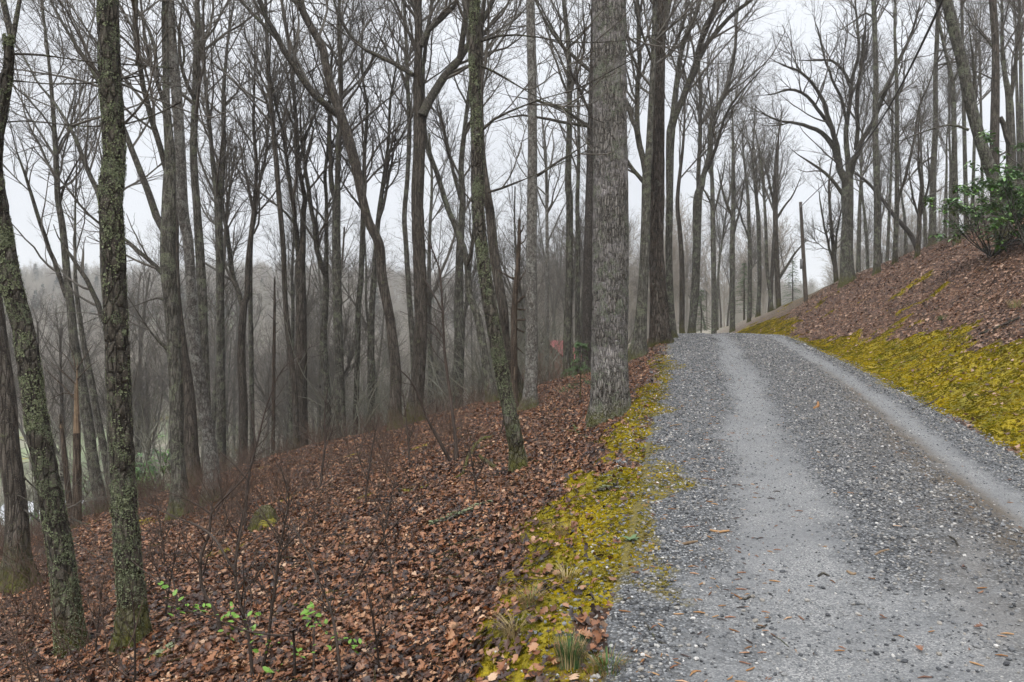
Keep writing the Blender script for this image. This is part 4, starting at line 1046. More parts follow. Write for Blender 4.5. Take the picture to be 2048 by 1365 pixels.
T('thin stem seen right behind the slim tree over the evergreen bush', [(1932,420,9),(1930,380,8),(1928,200,7),(1926,60,6),(1925,0,5)], [], Y=34, mat='grey', n1=18, n2=8, n3=5, n4=1, top=4)
T('many-stemmed young tree left of the wide-crowned oak', [(1674,590,9),(1672,560,9),(1668,500,8),(1662,440,6),(1658,380,5)], [[(1672,545,6),(1660,500,5),(1648,450,4),(1640,400,3)], [(1670,520,5),(1674,460,4),(1682,420,3)]], Y=42, mat='brown', n1=26, n2=8, n3=5, n4=1, top=3)
T('young branching tree between the thin bank tree and the tall straight one', [(1834,508,10),(1836,470,9),(1838,420,8),(1842,370,7),(1836,330,5)], [[(1838,440,6),(1850,400,5),(1860,360,4),(1856,310,3)], [(1837,430,5),(1826,400,5),(1822,370,4)]], Y=30, mat='brown', n1=26, n2=8, n3=5, n4=1, top=3)
for k, (u, v, w, top_v, YY) in enumerate([(1716, 560, 9, 300, 46), (1736, 548, 7, 330, 50), (1775, 520, 7, 250, 45), (1812, 505, 6, 330, 48), (1852, 495, 7, 260, 44), (1890, 480, 7, 280, 42), (1945, 440, 7, 120, 40), (1965, 430, 6, 60, 46), (2040, 420, 8, 60, 38), (2046, 410, 9, -20, 33)]):
    r_ = random.Random(k); du = r_.uniform(-18, 12)
    T('slender bare tree on top of the bank, ' + ['right of the wide-crowned oak', 'left of the pole-like trunk', 'right of the pole-like trunk', 'above the propped dead stem', 'left of the tall straight bank tree', 'right of the tall straight bank tree', 'crossing the stout leaning tree', 'right of the stout leaning tree', 'beside the forked tree at the edge', 'rightmost of all at the picture edge'][k], [(u, v, w), (u+du*.2, v-60, w*.9), (u+du*.5, (v+top_v)/2, w*.8), (u+du*.8, top_v+60, w*.6), (u+du, top_v, w*.45)], [], Y=YY, mat='grey', n1=26, n2=8, n3=5, n4=1, top=4, group='slender trees on top of the bank')

# ---- snags
def snag(label, pts, Y, stubs, splinter=None, mat='deadwood', stub_mat='deadwood', seed=1, cap=True):
    P = [at(u, v, Y) for u, v, w in pts]; R = [w/2/F*Y for u, v, w in pts]
    g = gz(P[0][0], Y)
    if P[0][2]-g > .1:
        P.insert(0, np.array([P[0][0], Y, g-.1])); R.insert(0, R[0]*1.15)
    else: P[0][2] = g-.1
    foot = P[0].copy(); foot[2] += .1
    P, R = np.array(P)-foot, np.array(R)
    root = empty('dead_snag', foot)
    v, q, grid, fr = trunk_mesh(P, R, 14, .1, .2, .06, (3, 2, .012), seed)
    S = 14; K = len(v)//S
    rng = np.random.default_rng(seed)
    v = v.reshape(K, S, 3); v[-1, :, 2] += rng.uniform(-.05, .30, S)*R[-1]/.05; v[-2, :, 2] += rng.uniform(-.04, .1, S)
    n = K*S
    v = np.vstack([v.reshape(-1, 3), P[-1]-np.array([0, 0, .1])])
    t = [(n-S+j, n-S+(j+1) % S, n) for j in range(S)]
    add_obj('trunk', mesh_np('trunk', v, q, t), M[mat], root)
    if splinter:
        P2 = np.array([at(u, vv, Y-.02) for u, vv, w in splinter])-foot; R2 = np.array([w/2/F*Y for u, vv, w in splinter])
        mb = MB(); a, b_ = resample(P2, R2, 14)
        for k in range(4):
            off = rng.normal(size=3)*R2[0]*.45; off[2] = 0
            m = rng.integers(9, 14)
            mb.tubes(a[:m]+off, np.linspace(1, .12, m)*b_[:m]*.7, 5)
        add_obj('splintered_wood', mb.mesh('splintered_wood', False), M['splinter'], root)
    for st in stubs:
        Pp = np.array([at(u, vv, Y + (k*.12)*rng.uniform(-1, 1)) for k, (u, vv, w) in enumerate(st)])-foot; Rr = np.array([max(w, .8)/2/F*Y for u, vv, w in st])
        mb = MB(); a, b_ = resample(Pp, Rr, 8); mb.tubes(a, b_, 5)
        add_obj('dead_limb', mb.mesh('dead_limb'), M[stub_mat], root)
    tag(root, label, 'snag')
    return root
snag('dead trunk snapped off in pale splinters, between the two lichen trunks', [(153,1060,19),(154,950,17),(153,862,15)], 17,
     [[(150,800,4),(130,775,3),(104,752,2),(88,735,1)], [(152,770,3),(128,745,3),(100,722,1)], [(151,745,3),(135,715,2),(118,700,1)], [(153,740,3),(170,712,2),(186,690,1)], [(153,760,3),(176,735,2),(196,720,1)], [(151,790,3),(125,785,2),(100,800,1)], [(150,735,3),(146,705,2),(133,682,1)]],
     [(153,866,14),(152,800,11),(152,740,8),(152,690,4)])
snag('short broken brown stub leaning beside the pale splintered trunk', [(138,1010,13),(131,930,11),(123,850,8)], 18, [[(124,870,2),(112,862,1)]], [(123,855,7),(122,846,3)], seed=5)
snag('grey broken snag with many stubs, left of the pale mottled trunk', [(1028,790,15),(1028,708,14),(1029,615,13),(1034,554,11),(1038,492,9),(1039,446,6)], 16.5,
     [[(1034,560,5),(1015,552,4),(992,538,2)], [(1036,470,4),(1044,462,4),(1048,450,2)], [(1038,490,4),(1050,482,3),(1052,470,2)], [(1034,605,6),(1045,594,5),(1056,592,2)], [(1032,618,4),(1060,620,3)], [(1030,640,5),(1052,640,5),(1075,628,2)], [(1028,655,5),(1048,665,4)], [(1028,690,4),(1048,708,2)], [(1030,570,5),(1044,555,3),(1052,540,2)], [(1027,720,4),(1010,735,2)]], seed=8)
snag('thin reddish dead pole with a bare tip, left of the long thin dark stem', [(546,900,8),(547,800,8),(548,700,7),(549,620,6),(549,560,3)], 30, [[(548,600,2),(540,590,1)], [(549,610,2),(560,598,1)], [(548,640,2),(536,628,1)], [(548,670,2),(562,655,1)], [(548,650,2),(558,645,1)]], seed=12)
snag('slim dead stem with an orange scar, right of the mossy grey column', [(711,850,9),(713,760,9),(714,700,8),(717,640,6)], 27, [[(714,690,2),(705,680,1)]], [(712,748,6),(713,730,6),(714,712,3)], seed=14)

# ------------------------------------------------------------------ the wood behind: copies of a few bare trees
def proto_tree(k):
    rng = np.random.default_rng(500+k)
    H = rng.uniform(19, 24); r0 = rng.uniform(.13, .20)
    n = 9; zz = np.linspace(0, 1, n)
    lean = rng.normal(size=2)*.03
    P = np.stack([lean[0]*zz*H+np.cumsum(rng.normal(size=n))*.12, lean[1]*zz*H+np.cumsum(rng.normal(size=n))*.12, zz*H*.80-.4], -1); P[0, :2] = P[1, :2] = 0
    R = r0*np.linspace(1, .28, n); R[0] *= 1.4
    mb = MB()
    a, b_ = resample(P, R, 20); mb.tubes(a, b_, 9)
    tk = mb.mesh('trunk'); tk.materials.append(M['grey' if k % 3 else 'brown'])
    SP, SR = a[None, 8:].copy(), b_[None, 8:].copy()
    SP = np.stack([resample(SP[0], SR[0], 12)[0]]); SR = np.stack([resample(a[8:], b_[8:], 12)[1]])
    mb = MB()
    nf = [1, 1, 2, 1, 2, 1, 1, 2][k % 8]
    PF, RF = offshoots(SP, SR, nf, .05, .5, (14, 30), .8, (5.5, 8.5), 12, .06, .05, rng, .8, .04, .10)
    mb.tubes(PF, RF, 6)
    P0, R0 = np.concatenate([SP, PF]), np.concatenate([SR, RF])
    P1, R1 = offshoots(P0, R0, 32, .06, .98, (18, 44), .42, (1.2, 3.8), 8, .13, .10, rng, .55, .012, .04); mb.tubes(P1, R1, 4)
    P2, R2 = offshoots(P1, R1, 280, .1, 1, (22, 55), .5, (.5, 1.8), 5, .14, .08, rng, .6, .007, .016); mb.tubes(P2, R2, 3)
    P3, R3 = offshoots(P2, R2, 1500, .1, 1, (20, 60), .55, (.3, .9), 3, .16, .05, rng, .6, .0045, .008); mb.tubes(P3, R3, 3)
    P4, R4 = offshoots(P3, R3, 3000, .2, 1, (20, 60), .6, (.18, .45), 2, .1, .04, rng, .7, .0035, .005); mb.tubes(P4, R4, 3)
    cr = mb.mesh('crown', False); cr.materials.append(M['twig'])
    return tk, cr, H
PROTO = [proto_tree(k) for k in range(8)]
hero_xy = np.array([[t.location.x, t.location.y] for t in TREES])
placed = []
MARKS = [(-400, 'left edge'), (60, 'leaning lichen tree'), (243, 'thickest lichen trunk'), (395, 'white-blotched trunk'), (487, 'twin-forked stem'), (604, 'thick double trunk'), (676, 'mossy column'), (765, 'crooked dark tree'), (837, 'dark broad tree'), (975, 'slim leaning lichen tree'), (1063, 'pale mottled trunk'), (1220, 'big grey trunk'), (1318, 'furrowed trunk'), (1390, 'vase-shaped tree'), (1465, 'crest middle trunk'), (1550, 'dead-topped tree'), (1608, 'utility pole'), (1695, 'wide-crowned oak'), (1752, 'pole-like trunk'), (1868, 'tall straight bank tree'), (1990, 'upright dark tree'), (2500, 'right edge')]
ORD = ['first', 'second', 'third', 'fourth', 'fifth', 'sixth', 'seventh', 'eighth', 'ninth', 'tenth', 'eleventh', 'twelfth', 'thirteenth', 'fourteenth', 'fifteenth']
WOOD = []
def wood(n, u0, u1, y0, y1, label, group, smin_=.75, smax_=1.15, gap=1.6, seed=1):
    r = random.Random(seed); made = tries = 0
    while made < n and tries < n*60:
        tries += 1
        Y = y0+(y1-y0)*r.random()**.8; u = r.uniform(u0, u1); x = (u-1024)/F*Y
        if float(road_left(Y))-.8 < x < float(road_right(Y))+.8 and Y < 60: continue
        if Y < 36 and len(hero_xy) and np.min(np.hypot(hero_xy[:, 0]-x, hero_xy[:, 1]-Y)) < 1.2: continue
        if placed and min(math.hypot(a-x, b-Y) for a, b in placed) < gap: continue
        placed.append((x, Y))
        tk, cr, H = r.choice(PROTO)
        root = empty('bare_tree', (x, Y, gz(x, Y)))
        root.rotation_euler = (r.gauss(0, .03), r.gauss(0, .03), r.uniform(0, 6.28))
        s = r.uniform(smin_, smax_); root.scale = (s, s, s*r.uniform(.92, 1.08))
        for nm, m_ in (('trunk', tk), ('crown', cr)):
            o = bpy.data.objects.new(nm, m_); COL.objects.link(o); o.parent = root
        tag(root, label, 'tree', group); made += 1; WOOD.append((u, root))
wood(19, -30, 430, 26, 75, 'slender bare tree in the misty hollow at the left', 'slender trees in the left hollow', seed=2)
wood(24, 430, 830, 29, 80, 'slender bare tree in the crowded hollow below the crooked dark tree', 'slender trees in the middle hollow', seed=3)
wood(18, 830, 1180, 30, 80, 'slender bare tree in the hollow behind the lichen stems', 'slender trees behind the lichen stems', seed=4)
wood(13, 1180, 1550, 46, 100, 'slender bare tree in the wood beyond the road crest', 'slender trees beyond the crest', .6, .95, seed=5)
wood(20, 1680, 2080, 44, 95, 'small bare tree far back on top of the bank', 'far trees on top of the bank', .45, .75, seed=6)

for (ua, na), (ub, nb_) in zip(MARKS, MARKS[1:]):
    run = sorted([w for w in WOOD if ua <= w[0] < ub], key=lambda w: w[0])
    for k, (u, root) in enumerate(run):
        root['label'] = ('slender far tree, %s from left between %s and %s' % (ORD[k], na, nb_)) if len(run) > 1 else 'slender far tree alone between %s and %s' % (na, nb_)

# ---- the wooded far hillside: one mass of trees
def far_tree_mesh(k, conifer):
    rng = np.random.default_rng(700+k); mb = MB()
    if conifer:
        P = np.array([[0, 0, 0], [0, 0, 6], [0, 0, 13]], float); mb.tubes(P, np.array([.2, .14, .02]), 4)
        n = 240; z = rng.uniform(2, 12.8, n); L = (13.2-z)*.30*rng.uniform(.6, 1.15, n)+.25; a = rng.uniform(0, 6.28, n)
        d = np.stack([np.cos(a), np.sin(a), rng.uniform(-.25, .25, n)], -1)
        p0 = np.stack([0*z, 0*z, z], -1); p1 = p0+d*L[:, None]
        s = np.stack([-np.sin(a), np.cos(a), 0*a], -1)*(.28*L[:, None]+.1)
        V = np.stack([p0, p0+(p1-p0)*.5+s, p1, p0+(p1-p0)*.5-s-np.array([0, 0, .25])], 1).reshape(-1, 3)
        i = np.arange(n)*4; mb.add(V, np.stack([i, i+1, i+2, i+3], -1)); mat = M['far_conifer']
    else:
        P = np.array([[0, 0, 0], [.1, .1, 5], [.3, -.1, 11]], float); R = np.array([.16, .11, .03])
        mb.tubes(P, R, 4)
        a, b_ = resample(P, R, 12)
        P1, R1 = offshoots(a[None, 3:], b_[None, 3:], 20, .05, 1, (20, 45), .5, (2, 5), 5, .1, .12, rng, .6, .03, .06); mb.tubes(P1, R1, 3)
        P2, R2 = offshoots(P1, R1, 170, .1, 1, (20, 55), .6, (.9, 2.4), 3, .12, .08, rng, .7, .018, .03); mb.tubes(P2, R2, 3)
        P3, R3 = offshoots(P2, R2, 520, .1, 1, (20, 60), .7, (.6, 1.4), 2, .12, .05, rng, .7, .014, .02); mb.tubes(P3, R3, 3)
        mat = M['far_bare']
    me = mb.mesh('far_tree', False); me.materials.append(mat); return me
n = 5200
y = RNG.uniform(78, 360, n)
x = RNG.uniform(-.80, .80, n)*(y+10)
open_ = (x/y > .355) & (x/y < .43) & (y < 200)
x, y = x[~open_], y[~open_]
gap = fbm(x*.02, y*.03, seed=71, oct=2)
keep = (gap < .62) | (y > 230)
x, y = x[keep], y[keep]; z = height(x, y); n = len(x)
rot = np.stack([0*x, 0*x, RNG.uniform(0, 6.28, n)], -1)
scl = RNG.uniform(.65, 1.15, n)
con = (y > 210) & (RNG.random(n) < .05+.16*sstep(.5, .62, fbm(x*.03, y*.03, seed=72)))
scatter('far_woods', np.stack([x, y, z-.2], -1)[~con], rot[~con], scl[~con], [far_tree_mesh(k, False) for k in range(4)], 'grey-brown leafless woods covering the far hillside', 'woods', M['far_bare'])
scatter('far_woods', np.stack([x, y, z-.2], -1)[con], rot[con], scl[con], [far_tree_mesh(k, True) for k in range(3)], 'dark conifers dotted over the far hillside', 'woods', M['far_conifer'])

# ------------------------------------------------------------------ utility pole and its cable
Yp = 38.0
pb, pt = at(1613, 618, Yp), at(1601, 404, Yp)
pb[2] = min(pb[2], gz(pb[0], Yp))-.1
root = empty('utility_pole', pb)
mb = MB(); a, b_ = resample(np.array([[0, 0, 0], pt-pb]), np.array([.115, .075]), 12); mb.tubes(a, b_, 12, cap=True)
add_obj('post', mb.mesh('post'), plain('pole_wood', (.055, .045, .037), (.12, .10, .082), 5), root)
mb = MB(); tp = pt-pb
mb.tubes(np.array([tp+[-.05, -.1, -.25], tp+[-.05, -.22, -.25]]), np.array([.03, .03]), 8, cap=True); mb.tubes(np.array([tp+[-.05, -.22, -.31], tp+[-.05, -.22, -.17]]), np.array([.045, .03]), 8, cap=True)
add_obj('insulator', mb.mesh('insulator'), plain('insulator_ceramic', (.2, .2, .2), (.35, .34, .33), 5, .4), root)
mb = MB(); mb.tubes(np.array([tp+[0, -.1, -3.4], tp+[0, -.1, -2.9]]), np.array([.07, .07]), 8, cap=True)
add_obj('bracket', mb.mesh('bracket'), plain('bracket_metal', (.12, .12, .12), (.2, .2, .2), 5, .5), root)
tag(root, 'thin weathered wooden utility pole leaning slightly beyond the bank', 'utility pole')
A = pt+np.array([-.05, -.25, -.25]); Bm = at(1752, 255, 17.5); Bn = at(1885, 0, 9.0)
ts = np.linspace(0, 1, 60)
d1 = Bn+(Bn-Bm)*.55+np.array([0, 0, .35])
def bez(ts, A, B, C, D):
    """cubic through A, B at 1/3-ish, C, D by Lagrange on chord lengths"""
    pts = np.array([A, B, C, D]); k = np.array([0, np.linalg.norm(B-A), 0, 0]); k[2] = k[1]+np.linalg.norm(C-B); k[3] = k[2]+np.linalg.norm(D-C); k /= k[3]
    out = 0
    for i in range(4):
        w = 1
        for j in range(4):
            if j != i: w = w*(ts-k[j])/(k[i]-k[j])
        out = out+w[:, None]*pts[i]
    return out
wire = bez(ts, A, Bm, Bn, d1)
mb = MB(); mb.tubes(wire, np.full(60, .017), 7)
tag(add_obj('overhead_cable', mb.mesh('overhead_cable'), plain('black_cable', (.02, .02, .022), (.035, .035, .04), 3, .5)), 'dark overhead cable slanting down past the trees to the utility pole', 'cable')

# ------------------------------------------------------------------ houses glimpsed in the hollow
def house(name, label, loc, w, d, h, rh, roof_cols, wall_cols, rz, seed=0):
    root = empty(name, loc); root.rotation_euler = (0, 0, rz)
    mb = MB(); mb.box((0, 0, h/2), (w, d, h)); mb.add([(-w/2, -d/2, h), (-w/2, d/2, h), (-w/2, 0, h+rh), (w/2, -d/2, h), (w/2, d/2, h), (w/2, 0, h+rh)], None, [(0, 2, 1), (3, 4, 5)])
    add_obj('wall', mb.mesh('wall', False), plain(name+'_wall', *wall_cols, 6, .8), root)
    ro = None
    for s in (-1, 1):
        e = .35; y0 = s*(d/2+e); z0 = h-e*rh/(d/2)
        mb = MB(); t = .09
        mb.add([(-w/2-e, y0, z0), (w/2+e, y0, z0), (w/2+e, 0, h+rh), (-w/2-e, 0, h+rh), (-w/2-e, y0, z0+t), (w/2+e, y0, z0+t), (w/2+e, 0, h+rh+t), (-w/2-e, 0, h+rh+t)],
               [(0, 1, 2, 3), (4, 7, 6, 5), (0, 4, 5, 1), (1, 5, 6, 2), (2, 6, 7, 3), (3, 7, 4, 0)])
        for k in range(int(w/.6)):      # standing seams
            x = -w/2+.3+k*.6
            mb.add([(x-.02, y0, z0+t), (x+.02, y0, z0+t), (x+.02, 0, h+rh+t), (x-.02, 0, h+rh+t), (x-.02, y0, z0+t+.05), (x+.02, y0, z0+t+.05), (x+.02, 0, h+rh+t+.05), (x-.02, 0, h+rh+t+.05)], [(4, 5, 6, 7), (0, 1, 5, 4), (0, 4, 7, 3), (1, 2, 6, 5)])
        add_obj('roof_slope', mb.mesh('roof_slope', False), ro or plain(name+'_roof', *roof_cols, 2, .5), root)
        ro = ro or bpy.data.materials[-1]
    fr = plain(name+'_trim', (.5, .5, .5), (.6, .6, .6), 4); gl = plain(name+'_glass', (.03, .035, .04), (.06, .065, .07), 2, .1, .6)
    spots = [((x, -d/2-.02, h*.55), 0) for x in (-w*.28, w*.28)] + [((-w/2-.02, 0, h*.6), 1), ((w/2+.02, 0, h*.6), 1)]
    for (x, y, z), ax in spots:
        mb = MB(); dims = (.8, .06, 1.0) if ax == 0 else (.06, .8, 1.0)
        if ax == 0:
            for sx in (-.42, .42): mb.box((x+sx, y, z), (.08, .07, 1.1))
            for sz in (-.52, .52): mb.box((x, y, z+sz), (.92, .075, .08))
            mb.box((x, y, z), (.76, .05, .04))
        else:
            for sx in (-.42, .42): mb.box((x, y+sx, z), (.07, .08, 1.1))
            for sz in (-.52, .52): mb.box((x, y, z+sz), (.075, .92, .08))
            mb.box((x, y, z), (.05, .76, .04))
        wdw = add_obj('window', mb.mesh('window', False), fr, root)
        mb = MB(); mb.box((x, y, z), (.78, .02, .98) if ax == 0 else (.02, .78, .98)); add_obj('pane', mb.mesh('pane', False), gl, wdw)
    mb = MB(); mb.box((0, -d/2-.03, 1.0), (.9, .06, 2.0)); dr = add_obj('door', mb.mesh('door', False), plain(name+'_door', (.2, .17, .14), (.28, .24, .2), 3), root)
    mb = MB(); mb.box((.34, -d/2-.08, 1.0), (.06, .06, .06)); add_obj('handle', mb.mesh('handle', False), fr, dr)
    tag(root, label, 'house')
    return root
Yh = 50; p = at(90, 1022, Yh); g = gz(p[0], Yh)
house('small_house', 'white-roofed house low in the hollow at the left edge', (p[0], Yh, min(g, p[2]-2.2)), 4.2, 3.2, max(1.9, p[2]-min(g, p[2]-2.2)-.2), .8, ((.55, .57, .60), (.66, .68, .71)), ((.30, .28, .25), (.4, .38, .34)), .15)
Yh = 62; p = at(1112, 722, Yh); g = gz(p[0], Yh)
house('cabin', 'small brown cabin with a red roof behind the pale mottled trunk', (p[0], Yh, g-.1), 4.6, 3.2, max(1.9, p[2]-g+.4), 1.3, ((.20, .05, .05), (.28, .08, .075)), ((.10, .06, .045), (.17, .105, .08)), 1.2)

# ------------------------------------------------------------------ evergreen shrubs (whorls of leathery leaves)
def evergreen_bush(label, root_p, R3, nstem, nwhorl, lf, seed, name='rhododendron_bush', lean=(0, 0), group=None):
    rng = np.random.default_rng(seed)
    root = empty(name, root_p)
    S, Sr = [], []
    for k in range(nstem):
        a = rng.uniform(0, 6.28); out = rng.uniform(.35, .95)
        tip = np.array([math.cos(a)*R3[0]*out+lean[0], math.sin(a)*R3[1]*out+lean[1], R3[2]*rng.uniform(.45, 1.0)])
        mid = tip*.5+np.array([0, 0, -.12*R3[2]])+rng.normal(size=3)*.08
        p_, r_ = resample(np.array([[rng.normal()*.06, rng.normal()*.06, -.05], mid*.6, mid, tip]), np.array([.022, .017, .013, .006]), 10)
        S.append(p_); Sr.append(r_)
    S, Sr = np.array(S), np.array(Sr)
    mb = MB(); mb.tubes(S, Sr, 5)
    B, Br = offshoots(S, Sr, nstem*5, .3, 1, (25, 65), .4, (.2, R3[0]*.7), 5, .18, .08, rng, .6, .004, .009); mb.tubes(B, Br, 4)
    add_obj('stems', mb.mesh('stems'), M['limb'], root)
    ends = np.concatenate([B[:, -1], B[:, 3], S[:, -1]]); 
    sel = ends[rng.integers(0, len(ends), nwhorl)] + rng.normal(size=(nwhorl, 3))*.05
    V, Q, tone = [], [], []
    n = 0
    for c in sel:
        m = rng.integers(6, 10); a0 = rng.uniform(0, 6.28); t0 = rng.uniform(.1, .9)
        for j in range(m):
            a = a0+j*6.283/m+rng.normal()*.25; dr_ = rng.uniform(-.55, .45); L = lf*rng.uniform(.7, 1.2); w = L*.17
            d = np.array([math.cos(a)*math.cos(dr_), math.sin(a)*math.cos(dr_), math.sin(dr_)]); s = np.array([-math.sin(a), math.cos(a), rng.normal()*.2])
            s /= np.linalg.norm(s)
            up = np.cross(d, s); up *= np.sign(up[2])+1e-6
            p0, p1, p2, p3 = c+d*.01, c+d*L*.4, c+d*L*.75-np.array([0, 0, L*.05]), c+d*L-np.array([0, 0, L*.16])
            V += [p0, p1-s*w+up*w*.25, p1, p1+s*w+up*w*.25, p2-s*w*.85+up*w*.2, p2, p2+s*w*.85+up*w*.2, p3]
            Q += [(n, n+1, n+2, n), (n, n+2, n+3, n), (n+1, n+4, n+5, n+2), (n+2, n+5, n+6, n+3), (n+4, n+7, n+5, n+4), (n+5, n+7, n+6, n+5)]
            tone += [float(np.clip(t0+rng.normal()*.18, 0, 1))]*8; n += 8
    quads = [q for q in Q if len(set(q)) == 4]; tris = [tuple(dict.fromkeys(q)) for q in Q if len(set(q)) == 3]
    me = mesh_np('leaves', np.array(V), quads, tris, True); vattr(me, 'tone', tone)
    add_obj('leaves', me, M['evergreen'], root)
    tag(root, label, 'bush', group); return root
def on_ground(u, v, maxY=45):
    Y = hit(u, v, maxY); x = (u-1024)/F*Y; return np.array([x, Y, gz(x, Y)])
p = on_ground(1985, 515); p[1] += .0
evergreen_bush('glossy rhododendron bush on the bank at the right edge', p, (1.75, 1.4, 2.35), 18, 430, .17, 5, lean=(.25, 0))
p2 = on_ground(2075, 500)
evergreen_bush('taller rhododendron cut by the right edge behind the glossy one', p2+np.array([.1, .3, 0]), (1.3, 1.2, 2.7), 14, 360, .17, 6)
for k, (u, Y, s) in enumerate([(235, 27, 1.0), (300, 25, 1.1), (330, 28, 1.2), (165, 27, 1.2), (130, 26, .7), (8, 25, .9)]):
    x = (u-1024)/F*Y
    evergreen_bush('dark green rhododendron shrub in the hollow ' + ['right of the splintered snag', 'left of the brown wide-footed trunk', 'below the many-limbed grey tree', 'behind the splintered snag', 'between the leaning lichen tree and the snag', 'at the left edge by the white roof'][k], (x, Y, gz(x, Y)), (1.2*s, 1.1*s, 1.9*s), 9, 110, .17, 20+k, group='rhododendrons in the left hollow')

# ---- young hemlocks
def hemlock(label, p, H, seed, spread=.38):
    rng = np.random.default_rng(seed); root = empty('young_hemlock', p)
    mb = MB(); P = np.array([[0, 0, -.05], [.02, 0, H*.5], [0, .02, H]]); mb.tubes(*resample(P, np.array([.03, .02, .005])*H/2, 10), 6); add_obj('trunk', mb.mesh('trunk'), M['brown'], root)
    n = int(70*H/2); z = rng.uniform(.12, .97, n)*H; L = ((H-z)*spread+.12)*rng.uniform(.6, 1.1, n); a = rng.uniform(0, 6.28, n)
    K = 6; t = np.linspace(0, 1, K); B = np.empty((n, K, 3))
    B[:, :, 0] = np.cos(a)[:, None]*L[:, None]*t; B[:, :, 1] = np.sin(a)[:, None]*L[:, None]*t; B[:, :, 2] = z[:, None]+L[:, None]*(.18*t-.38*t*t)
    mb = MB(); mb.tubes(B, np.repeat(np.linspace(.006, .002, K)[None], n, 0), 3); add_obj('branches', mb.mesh('branches'), M['brown'], root)
    m = 34; idx = np.repeat(np.arange(n), m); tt = rng.uniform(.1, 1, n*m); f = tt*(K-1); i0 = np.clip(f.astype(int), 0, K-2); fr = (f-i0)[:, None]
    c = B[idx, i0]*(1-fr)+B[idx, i0+1]*fr; dirb = B[idx, i0+1]-B[idx, i0]; dirb /= np.linalg.norm(dirb, axis=-1, keepdims=True)
    sd = np.cross(dirb, [0, 0, 1]); sd /= np.linalg.norm(sd, axis=-1, keepdims=True)
    sg = rng.choice([-1, 1], n*m)[:, None]; ln = (rng.uniform(.05, .15, n*m)*(1.1-.6*tt))[:, None]*min(1, .35+H/6)
    e = c+(sd*sg*.8+dirb*.6)*ln+np.array([0, 0, 1])*rng.normal(size=(n*m, 1))*.02; w = dirb*.016*min(1, .35+H/6)
    V = np.stack([c-w*.6, c+w*.6, e+w*.5, e-w*.5], 1).reshape(-1, 3); i = np.arange(n*m)*4
    add_obj('needles', mesh_np('needles', V, np.stack([i, i+1, i+2, i+3], -1), None, False), M['needles'], root)
    tag(root, label, 'tree')
for lab, u, Y, H, s in (('small green hemlock at the crest under the vase-shaped tree', 1402, 40, 2.6, 1), ('dark young hemlock behind the middle of the road crest', 1488, 52, 4.2, 2), ('young hemlock beyond the mossy mound near the utility pole', 1585, 58, 4.5, 3), ('tiny hemlock sprig on the slope left of the big grey trunk', 1160, 14.5, 1.15, 4), ('young hemlock deep in the hollow right of the dark broad tree', 905, 34, 3.0, 5)):
    x = (u-1024)/F*Y; hemlock(lab, (x, Y, gz(x, Y)), H, s)

# ------------------------------------------------------------------ saplings and bare shrubs on the slope
def sapling(label, stems, n2=14, n3=3, mat='stem_dark', leaves=(), seed=1, Y=None, name='bare_sapling'):
    rng = np.random.default_rng(seed)
    Y = Y or hit(stems[0][0][0], stems[0][0][1], 40)
    base = at(stems[0][0][0], stems[0][0][1], Y); base[2] = gz(base[0], Y)
    root = empty(name, base)
    allP, allR = [], []
    for k, st in enumerate(stems):
        dy = rng.uniform(-.25, .25)
        P = np.array([at(u, v, Y+dy*i*.35) for i, (u, v, w) in enumerate(st)]); R = np.array([w/2/F*Y for u, v, w in st])
        if k == 0: P[0][2] = base[2]-.03
        pe, re = resample(P-base, R, max(12, 3*len(st))); mb = MB(); mb.tubes(pe, re, 6)
        add_obj('stem', mb.mesh('stem'), M[mat], root)
        a, b_ = resample(P-base, R, 12); allP.append(a); allR.append(b_)
    mb = MB(); SP, SR = np.array(allP), np.array(allR)
    P2, R2 = offshoots(SP, SR, n2, .3, 1, (25, 60), .3, (.12, .9), 6, .14, .05, rng, .5, .0022, .006); mb.tubes(P2, R2, 4)
    if n3:
        P3, R3 = offshoots(P2, R2, n2*n3, .2, 1, (25, 60), .45, (.06, .35), 4, .15, .03, rng, .6, .0015, .003); mb.tubes(P3, R3, 3)
    add_obj('twigs', mb.mesh('twigs'), M[mat], root)
    for (u, v, s) in leaves:
        for q in range(rng.integers(2, 5)):
            c = at(u+rng.normal()*7, v+rng.normal()*7, Y+rng.normal()*.03)-base
            L = s*rng.uniform(.7, 1.2)/F*Y; a = rng.uniform(0, 6.28)
            vv = [(0, 0, 0), (-.28, .35, .06), (0, .4, 0), (.28, .35, .06), (-.22, .75, .04), (0, .78, -.02), (.22, .75, .04), (0, 1.05, -.06)]
            me = LEAF_F
            o = bpy.data.objects.new('leaf', me); COL.objects.link(o); o.parent = root; o.location = c
            o.rotation_euler = (rng.uniform(-.3, 1.0), rng.normal()*.4, a); o.scale = (L, L, L)
    tag(root, label, 'sapling')
LEAF_F = mesh_np('leaf', np.array([(0, 0, 0), (-.28, .35, .06), (0, .4, 0), (.28, .35, .06), (-.22, .75, .04), (0, .78, -.02), (.22, .75, .04), (0, 1.05, -.06)]), [(1, 2, 5, 4), (2, 3, 6, 5)], [(0, 2, 1), (0, 3, 2), (4, 5, 7), (5, 6, 7)])
LEAF_F.materials.append(M['fresh'])
LEAF_G = LEAF_F.copy(); LEAF_G.materials.clear(); LEAF_G.materials.append(plain('grey_green_leaf', (.08, .13, .06), (.14, .20, .10), 20))
gl = [(285+35*k, 1163+13*k+6*math.sin(k), 15) for k in range(0, 8)]
gl = [(318,1166,16),(293,1201,16),(346,1196,16),(346,1224,13),(374,1212,17),(400,1218,17),(403,1224,14),(426,1228,17),(454,1243,16),(450,1250,12),(478,1240,17),(463,1260,15),(456,1268,12),(493,1262,14),(483,1262,12),(516,1264,14),(501,1234,12),(467,1214,11)]
